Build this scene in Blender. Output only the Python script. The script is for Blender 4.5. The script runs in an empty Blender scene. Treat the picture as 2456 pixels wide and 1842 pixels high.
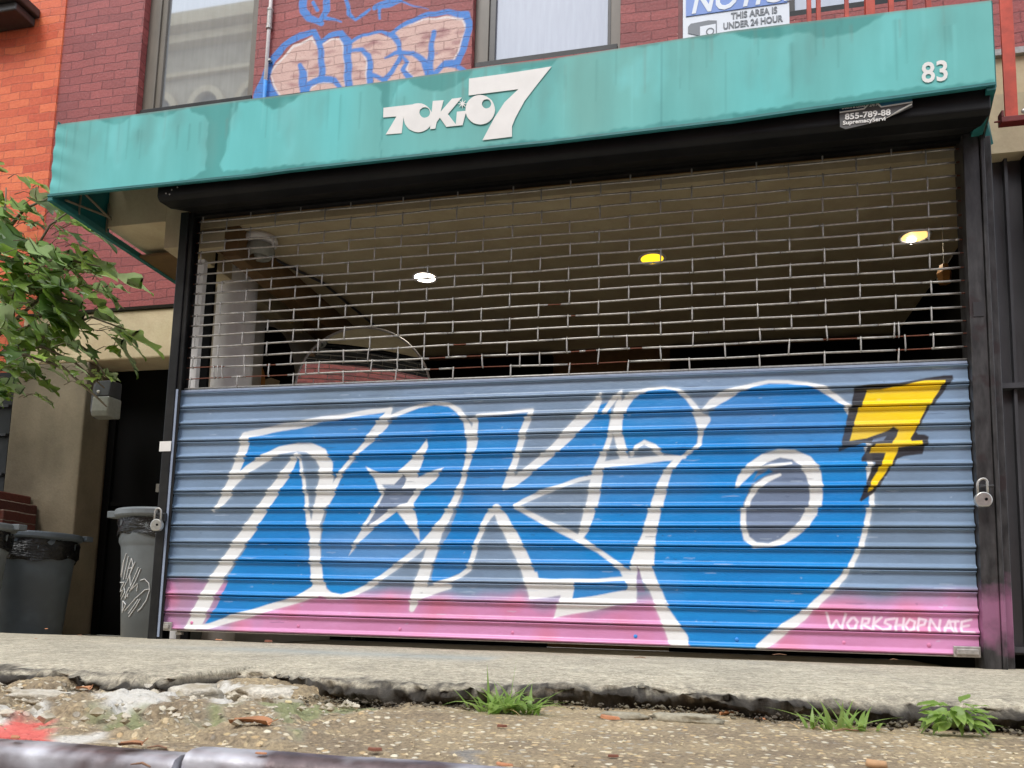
import bpy, bmesh, math, random, mathutils
import numpy as np
PI = math.pi
scene = bpy.context.scene
# ---------------------------------------------------------------- camera, sky, sun, exposure
C_CAM = (2.4772, -3.3161, .1598)
R_CAM = ((0.97596,0.21645,0.025704),(0.00038,0.116231,-0.993222),(-0.217971,0.96935,0.113353))   # right, down, forward
cd_ = bpy.data.cameras.new('camera'); cam = bpy.data.objects.new('camera', cd_); scene.collection.objects.link(cam)
r, d, f = [mathutils.Vector(q) for q in R_CAM]
cam.matrix_world = mathutils.Matrix(((r.x,-d.x,-f.x,C_CAM[0]),(r.y,-d.y,-f.y,C_CAM[1]),(r.z,-d.z,-f.z,C_CAM[2]),(0,0,0,1)))
cd_.sensor_width = 36; cd_.sensor_fit = 'HORIZONTAL'; cd_.lens = 1853.95/2456*36; cd_.shift_x = (1228-1243.16)/2456; cd_.shift_y = (1267.8-921)/2456
cd_.clip_start = .02; cd_.clip_end = 500; cd_.dof.use_dof = True; cd_.dof.focus_distance = 3.45; cd_.dof.aperture_fstop = 13
scene.camera = cam
EL, AZ = math.radians(56), math.radians(200)
w = bpy.data.worlds.new('World'); scene.world = w; w.use_nodes = True; t = w.node_tree; bg = t.nodes['Background']
sky = t.nodes.new('ShaderNodeTexSky'); sky.sky_type = 'NISHITA'; sky.sun_disc = False; sky.sun_elevation = EL; sky.sun_rotation = AZ; sky.air_density = 1; sky.dust_density = 3; sky.ozone_density = 1
tc = t.nodes.new('ShaderNodeTexCoord'); mp = t.nodes.new('ShaderNodeMapping'); mp.inputs['Scale'].default_value = (1.4,1.4,3); t.links.new(tc.outputs['Generated'], mp.inputs[0])
nz = t.nodes.new('ShaderNodeTexNoise'); nz.inputs['Scale'].default_value = 1.6; nz.inputs['Detail'].default_value = 6; t.links.new(mp.outputs[0], nz.inputs['Vector'])
rp = t.nodes.new('ShaderNodeValToRGB'); rp.color_ramp.elements[0].position = .3; rp.color_ramp.elements[0].color = (6.8,7.6,8.8,1); rp.color_ramp.elements[1].position = .7; rp.color_ramp.elements[1].color = (9.9,10.5,11.3,1); t.links.new(nz.outputs[0], rp.inputs[0])
mx = t.nodes.new('ShaderNodeMix'); mx.data_type = 'RGBA'; mx.inputs[0].default_value = .86; t.links.new(sky.outputs[0], mx.inputs[6]); t.links.new(rp.outputs[0], mx.inputs[7])   # overcast: cloud over the Nishita sky
t.links.new(mx.outputs[2], bg.inputs[0]); bg.inputs[1].default_value = .12
sl = bpy.data.lights.new('sun', 'SUN'); sl.energy = 1.4; sl.angle = math.radians(20); sl.color = (1,.985,.96); so = bpy.data.objects.new('sun', sl); scene.collection.objects.link(so)
sd = mathutils.Vector((math.sin(AZ)*math.cos(EL), math.cos(AZ)*math.cos(EL), math.sin(EL))); so.rotation_euler = sd.to_track_quat('Z', 'Y').to_euler(); so.location = (0,-6,8)
scene.view_settings.view_transform = 'Standard'; scene.view_settings.look = 'None'; scene.view_settings.gamma = 1; scene.view_settings.use_curve_mapping = False
scene.view_settings.exposure = .72
# traced outlines, metres on each surface
SHUT=[["f","B",[[0.379,0.995],[0.637,1.039],[0.832,1.065],[1.078,1.098],[1.054,1.013],[0.972,0.952],[0.901,0.859],[0.847,0.788],[0.83,0.838],[0.762,0.925],[0.643,0.951],[0.485,0.918],[0.37,0.836],[0.303,0.772],[0.346,0.883]]],["f","B",[[0.647,0.887],[0.672,0.877],[0.705,0.659],[0.742,0.533],[0.762,0.444],[0.773,0.259],[0.641,0.213],[0.245,0.079],[0.204,0.078],[0.268,0.17],[0.331,0.333],[0.416,0.478],[0.503,0.66],[0.591,0.823]]],["f","B",[[1.1,1.03],[1.164,1.078],[1.246,1.111],[1.328,1.123],[1.411,1.101],[1.467,1.033],[1.488,0.957],[1.486,0.861],[1.455,0.749],[1.418,0.654],[1.36,0.542],[1.264,0.465],[1.168,0.382],[1.062,0.299],[0.935,0.236],[0.859,0.239],[0.819,0.286],[0.8,0.365],[0.791,0.515],[0.817,0.64],[0.85,0.747],[0.921,0.845],[0.992,0.934]]],["f","B",[[1.538,1.052],[1.77,1.062],[1.71,0.857],[1.671,0.725],[1.747,0.762],[1.865,0.858],[2.015,1.003],[2.087,1.095],[2.138,1.11],[2.126,0.966],[2.099,0.849],[2.063,0.775],[1.926,0.735],[1.716,0.648],[1.845,0.576],[2.005,0.498],[2.088,0.453],[2.194,0.373],[2.21,0.333],[1.984,0.317],[1.818,0.315],[1.8,0.368],[1.737,0.484],[1.665,0.61],[1.63,0.649],[1.588,0.593],[1.547,0.5],[1.512,0.365],[1.352,0.295],[1.341,0.329],[1.364,0.431],[1.422,0.542],[1.47,0.688],[1.501,0.826],[1.523,0.965]]],["f","B",[[2.092,0.816],[2.398,0.844],[2.367,0.779],[2.327,0.681],[2.296,0.567],[2.257,0.454],[2.234,0.373],[2.194,0.373],[2.088,0.453],[2.018,0.518],[2.053,0.634]]],["f","B",[[2.219,1.124],[2.292,1.151],[2.365,1.156],[2.429,1.141],[2.485,1.064],[2.508,0.973],[2.496,0.899],[2.438,0.859],[2.358,0.873],[2.326,0.911],[2.278,0.937],[2.238,0.897],[2.197,0.86],[2.18,0.957],[2.179,1.049]]],["f","B",[[2.547,1.029],[2.61,1.093],[2.68,1.139],[2.795,1.163],[2.908,1.159],[3.004,1.122],[3.083,1.06],[3.122,1.011],[3.117,0.955],[3.173,0.883],[3.182,0.797],[3.174,0.689],[3.178,0.643],[3.158,0.544],[3.113,0.429],[3.025,0.307],[2.93,0.214],[2.82,0.124],[2.732,0.057],[2.477,0.048],[2.431,0.14],[2.377,0.225],[2.337,0.295],[2.321,0.366],[2.321,0.503],[2.336,0.624],[2.383,0.77],[2.445,0.851],[2.5,0.891],[2.512,0.972],[2.524,1.013]]],["f","G",[[2.684,0.646],[2.723,0.733],[2.776,0.836],[2.859,0.855],[2.933,0.825],[2.968,0.738],[2.974,0.652],[2.936,0.567],[2.862,0.497],[2.773,0.477],[2.713,0.496],[2.687,0.567]]],["s","W",[[0.216,0.632,0.008],[0.249,0.671,0.037],[0.281,0.721,0.054],[0.303,0.772,0.05],[0.324,0.837,0.048],[0.345,0.902,0.05],[0.363,0.995,0.048],[0.383,1.006,0.034],[0.498,1.027,0.034],[0.637,1.045,0.034],[0.763,1.067,0.03],[0.889,1.082,0.025],[1.021,1.1,0.025],[1.104,1.108,0.019]]],["s","W",[[0.285,0.735,0.027],[0.309,0.763,0.035],[0.347,0.8,0.037],[0.39,0.836,0.042],[0.467,0.886,0.044],[0.545,0.921,0.042],[0.643,0.94,0.042],[0.703,0.934,0.049],[0.764,0.898,0.065],[0.798,0.847,0.067],[0.8,0.775,0.072],[0.785,0.694,0.072],[0.772,0.631,0.059],[0.762,0.569,0.049],[0.761,0.515,0.05],[0.761,0.453,0.053],[0.77,0.391,0.057],[0.781,0.33,0.059],[0.793,0.273,0.067],[0.773,0.249,0.06],[0.689,0.214,0.034],[0.642,0.2,0.032],[0.498,0.157,0.034],[0.353,0.116,0.036],[0.235,0.079,0.026],[0.134,0.067,0.016]]],["s","W",[[0.641,0.901,0.022],[0.606,0.832,0.046],[0.556,0.76,0.052],[0.511,0.696,0.058],[0.466,0.624,0.062],[0.421,0.551,0.062],[0.368,0.478,0.066],[0.321,0.405,0.066],[0.276,0.332,0.068],[0.231,0.259,0.072],[0.196,0.177,0.077],[0.166,0.109,0.077],[0.139,0.068,0.06]]],["s","W",[[0.658,0.896,0.012],[0.675,0.822,0.016],[0.696,0.731,0.017],[0.708,0.659,0.019],[0.721,0.596,0.023],[0.743,0.533,0.034],[0.759,0.489,0.038]]],["s","W",[[1.104,1.108,0.021],[1.072,1.04,0.06],[1.036,0.996,0.049],[0.99,0.945,0.027],[0.937,0.89,0.019],[0.892,0.837,0.02],[0.862,0.788,0.023],[0.836,0.73,0.036],[0.806,0.676,0.038]]],["s","W",[[1.099,1.068,0.016],[1.163,1.089,0.021],[1.245,1.119,0.017],[1.318,1.129,0.015],[1.392,1.119,0.018],[1.438,1.091,0.025],[1.476,1.046,0.022],[1.492,1.001,0.036],[1.503,0.948,0.043],[1.499,0.887,0.033],[1.485,0.827,0.024],[1.47,0.757,0.024],[1.447,0.706,0.029],[1.42,0.637,0.034],[1.392,0.577,0.043],[1.347,0.521,0.051],[1.291,0.469,0.034],[1.23,0.417,0.031],[1.168,0.369,0.027],[1.106,0.325,0.025],[1.044,0.286,0.027],[0.972,0.247,0.025],[0.907,0.23,0.021],[0.85,0.236,0.032],[0.811,0.253,0.042]]],["f","W",[[0.997,0.837],[1.064,0.809],[1.153,0.802],[1.219,0.866],[1.258,0.919],[1.288,0.964],[1.296,0.927],[1.255,0.786],[1.313,0.805],[1.381,0.825],[1.342,0.768],[1.267,0.712],[1.237,0.664],[1.263,0.586],[1.276,0.489],[1.224,0.555],[1.161,0.625],[1.13,0.602],[1.049,0.547],[0.996,0.494],[0.934,0.419],[0.959,0.489],[1.019,0.595],[1.078,0.709],[1.042,0.781]]],["f","G",[[1.096,0.722],[1.114,0.744],[1.141,0.75],[1.187,0.798],[1.2,0.774],[1.184,0.728],[1.253,0.732],[1.22,0.689],[1.205,0.664],[1.173,0.656],[1.157,0.643],[1.128,0.637],[1.034,0.564],[1.014,0.551],[1.05,0.617]]],["f","G",[[1.081,0.753],[1.137,0.751],[1.101,0.731]]],["s","W",[[1.502,1.045,0.013],[1.52,1.04,0.025],[1.533,1.06,0.018],[1.617,1.066,0.015],[1.713,1.075,0.014],[1.782,1.078,0.016],[1.768,1.041,0.031],[1.744,0.977,0.031],[1.726,0.908,0.028],[1.711,0.848,0.029],[1.691,0.78,0.038],[1.67,0.733,0.027],[1.666,0.722,0.011]]],["s","W",[[1.679,0.733,0.017],[1.704,0.754,0.045],[1.755,0.788,0.041],[1.814,0.838,0.041],[1.872,0.888,0.043],[1.93,0.946,0.05],[1.988,1.004,0.057],[2.046,1.062,0.054],[2.079,1.112,0.028],[2.087,1.142,0.01]]],["s","W",[[1.525,1.035,0.024],[1.516,0.965,0.038],[1.507,0.913,0.04]]],["s","W",[[1.352,0.517,0.054],[1.335,0.448,0.056],[1.317,0.388,0.055],[1.299,0.32,0.061],[1.273,0.251,0.058],[1.254,0.183,0.026]]],["s","W",[[1.273,0.247,0.045],[1.335,0.265,0.043],[1.423,0.286,0.022]]],["s","W",[[1.361,0.293,0.021],[1.422,0.311,0.019],[1.474,0.335,0.019],[1.515,0.365,0.024],[1.532,0.432,0.024],[1.547,0.492,0.022],[1.572,0.551,0.024],[1.598,0.602,0.031],[1.631,0.64,0.034],[1.661,0.593,0.052],[1.702,0.517,0.055],[1.747,0.434,0.055],[1.783,0.36,0.055],[1.797,0.319,0.049]]],["s","W",[[1.716,0.648,0.019],[1.758,0.669,0.024],[1.842,0.71,0.024],[1.926,0.735,0.019],[2.001,0.761,0.019],[2.059,0.775,0.019]]],["s","W",[[1.716,0.648,0.019],[1.785,0.61,0.024],[1.888,0.559,0.028],[1.955,0.526,0.034],[2.014,0.493,0.028],[2.088,0.453,0.019],[2.145,0.409,0.021],[2.194,0.373,0.026],[2.218,0.345,0.049]]],["s","W",[[1.801,0.317,0.028],[1.893,0.315,0.023],[1.984,0.317,0.019],[2.098,0.323,0.018],[2.21,0.331,0.019]]],["s","W",[[2.105,1.06,0.021],[2.137,1.106,0.026],[2.166,1.134,0.015],[2.18,1.151,0.006]]],["s","W",[[2.087,1.142,0.009],[2.075,1.112,0.029],[2.055,1.079,0.046]]],["s","W",[[2.18,1.146,0.006],[2.166,1.092,0.026],[2.151,1.033,0.028],[2.135,0.966,0.021],[2.115,0.899,0.024],[2.095,0.841,0.034],[2.084,0.8,0.046],[2.071,0.733,0.053],[2.059,0.667,0.051],[2.045,0.601,0.048],[2.03,0.551,0.039],[2.01,0.514,0.028]]],["s","W",[[2.461,1.116,0.017],[2.421,1.145,0.015],[2.365,1.159,0.011],[2.292,1.155,0.015],[2.223,1.13,0.031],[2.187,1.083,0.041],[2.167,1.024,0.042],[2.166,0.957,0.039],[2.181,0.898,0.039],[2.196,0.852,0.037]]],["s","W",[[2.421,1.145,0.015],[2.461,1.113,0.018],[2.491,1.072,0.025],[2.511,1.022,0.028],[2.516,0.972,0.017],[2.51,0.907,0.018],[2.477,0.879,0.015],[2.438,0.855,0.011]]],["s","W",[[2.228,0.868,0.015],[2.246,0.903,0.019],[2.278,0.924,0.016],[2.318,0.901,0.026],[2.354,0.865,0.019]]],["s","W",[[2.1,0.826,0.031],[2.198,0.835,0.033],[2.295,0.846,0.029],[2.39,0.85,0.024],[2.453,0.854,0.011]]],["s","W",[[2.426,0.847,0.026],[2.382,0.791,0.031],[2.361,0.738,0.045],[2.337,0.665,0.051],[2.322,0.592,0.055],[2.301,0.519,0.058],[2.285,0.446,0.085],[2.275,0.398,0.098],[2.25,0.349,0.049],[2.237,0.297,0.028]]],["s","W",[[2.286,0.382,0.069],[2.304,0.342,0.057],[2.326,0.295,0.048],[2.347,0.24,0.048],[2.373,0.185,0.052],[2.402,0.131,0.068],[2.425,0.085,0.083],[2.454,0.049,0.031]]],["f","G2",[[2.261,0.391],[2.276,0.334],[2.286,0.278],[2.253,0.276],[2.255,0.342]]],["s","W",[[2.52,1.05,0.011],[2.567,1.084,0.04],[2.618,1.115,0.043],[2.664,1.138,0.029],[2.734,1.157,0.018],[2.795,1.167,0.015],[2.87,1.166,0.015],[2.945,1.153,0.016],[3.004,1.131,0.025],[3.055,1.096,0.025],[3.101,1.055,0.02],[3.122,1.011,0.02]]],["s","W",[[2.515,1.046,0.015],[2.538,1.013,0.046],[2.524,0.968,0.017],[2.516,0.939,0.011]]],["s","W",[[3.173,0.891,0.017],[3.184,0.829,0.023],[3.179,0.759,0.015],[3.186,0.674,0.019],[3.177,0.605,0.02],[3.161,0.544,0.02],[3.142,0.483,0.02],[3.113,0.422,0.019],[3.076,0.353,0.02],[3.025,0.299,0.025],[2.967,0.245,0.029],[2.916,0.191,0.035],[2.85,0.144,0.039],[2.798,0.097,0.043],[2.747,0.06,0.029]]],["s","W",[[2.662,0.722,0.012],[2.685,0.762,0.035],[2.723,0.804,0.043],[2.776,0.84,0.042],[2.837,0.861,0.033],[2.896,0.856,0.041],[2.94,0.824,0.055],[2.968,0.778,0.06],[2.976,0.722,0.052],[2.974,0.668,0.049],[2.958,0.613,0.048],[2.929,0.567,0.041],[2.884,0.528,0.035],[2.84,0.494,0.026],[2.788,0.475,0.016],[2.735,0.477,0.025],[2.7,0.508,0.025],[2.69,0.559,0.023],[2.693,0.622,0.021],[2.711,0.674,0.021],[2.738,0.716,0.025],[2.783,0.749,0.025],[2.837,0.772,0.012]]],["s","W",[[2.746,0.795,0.009],[2.806,0.808,0.015],[2.881,0.82,0.01]]],["f","B",[[2.746,0.765],[2.798,0.794],[2.81,0.784],[2.753,0.753],[2.715,0.726]]],["f","W",[[1.757,0.356],[1.824,0.356],[1.834,0.32],[1.981,0.326],[1.988,0.308],[1.977,0.236],[1.926,0.257],[1.79,0.236],[1.774,0.288]]],["f","W",[[1.979,0.322],[2.222,0.333],[2.251,0.291],[2.251,0.235],[2.055,0.191],[1.902,0.159],[1.926,0.257]]],["f","B",[[1.988,0.312],[2.205,0.322],[2.219,0.298],[2.205,0.283],[1.977,0.241]]],["f","K",[[3.133,1.131],[3.181,1.137],[3.296,1.142],[3.395,1.156],[3.468,1.168],[3.5,1.168],[3.502,1.151],[3.487,1.136],[3.462,1.095],[3.418,1.04],[3.382,0.976],[3.357,0.94],[3.364,0.927],[3.388,0.925],[3.403,0.916],[3.397,0.889],[3.386,0.86],[3.381,0.846],[3.312,0.841],[3.287,0.831],[3.252,0.773],[3.221,0.725],[3.19,0.688],[3.145,0.657],[3.139,0.662],[3.15,0.688],[3.185,0.774],[3.203,0.815],[3.153,0.82],[3.153,0.835],[3.18,0.877],[3.19,0.888],[3.155,0.894],[3.068,0.866],[3.079,0.919],[3.101,0.995],[3.117,1.061]]],["f","Y",[[3.18,1.116],[3.231,1.117],[3.32,1.132],[3.395,1.146],[3.472,1.147],[3.447,1.104],[3.406,1.04],[3.367,0.965],[3.335,0.912],[3.339,0.9],[3.378,0.901],[3.373,0.883],[3.295,0.877],[3.288,0.858],[3.262,0.805],[3.231,0.756],[3.191,0.704],[3.171,0.695],[3.19,0.742],[3.216,0.785],[3.238,0.833],[3.245,0.856],[3.185,0.855],[3.2,0.888],[3.263,0.892],[3.284,0.923],[3.293,0.952],[3.276,0.961],[3.241,0.942],[3.171,0.915],[3.107,0.909],[3.123,0.962],[3.147,1.033],[3.17,1.087]]],["f","G",[[3.196,0.91],[3.246,0.924],[3.235,0.906],[3.19,0.898]]],["s","W2",[[3.01,0.206,0.01],[3.022,0.145,0.01],[3.045,0.178,0.01],[3.062,0.145,0.009],[3.081,0.206,0.01]]],["s","W2",[[3.102,0.19,0.01],[3.085,0.169,0.01],[3.091,0.147,0.01],[3.111,0.149,0.01],[3.124,0.175,0.009],[3.112,0.192,0.01],[3.102,0.19,0.01]]],["s","W2",[[3.134,0.146,0.009],[3.144,0.189,0.009],[3.168,0.187,0.01],[3.163,0.17,0.009],[3.142,0.165,0.01],[3.172,0.145,0.009]]],["s","W2",[[3.187,0.194,0.009],[3.178,0.145,0.009]]],["s","W2",[[3.213,0.193,0.009],[3.183,0.166,0.01],[3.212,0.145,0.009]]],["s","W2",[[3.261,0.192,0.009],[3.229,0.184,0.009],[3.224,0.172,0.009],[3.245,0.163,0.009],[3.239,0.15,0.009],[3.212,0.145,0.009]]],["s","W2",[[3.27,0.192,0.009],[3.259,0.144,0.009]]],["s","W2",[[3.295,0.194,0.009],[3.287,0.145,0.009]]],["s","W2",[[3.264,0.166,0.009],[3.292,0.168,0.009]]],["s","W2",[[3.315,0.191,0.009],[3.299,0.167,0.009],[3.307,0.147,0.009],[3.328,0.154,0.009],[3.334,0.181,0.009],[3.315,0.191,0.009]]],["s","W2",[[3.35,0.193,0.009],[3.34,0.147,0.009]]],["s","W2",[[3.35,0.193,0.009],[3.374,0.187,0.008],[3.367,0.169,0.009],[3.344,0.165,0.009]]],["s","W2",[[3.38,0.143,0.009],[3.391,0.19,0.009],[3.416,0.145,0.008],[3.425,0.188,0.009]]],["s","W2",[[3.434,0.144,0.009],[3.457,0.189,0.009],[3.466,0.145,0.009]]],["s","W2",[[3.44,0.16,0.009],[3.464,0.161,0.009]]],["s","W2",[[3.454,0.184,0.009],[3.489,0.188,0.009]]],["s","W2",[[3.478,0.186,0.008],[3.475,0.145,0.009]]],["s","W2",[[3.535,0.195,0.008],[3.501,0.186,0.009],[3.495,0.147,0.009],[3.537,0.146,0.009]]],["s","W2",[[3.498,0.167,0.009],[3.525,0.172,0.008]]]]
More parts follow.
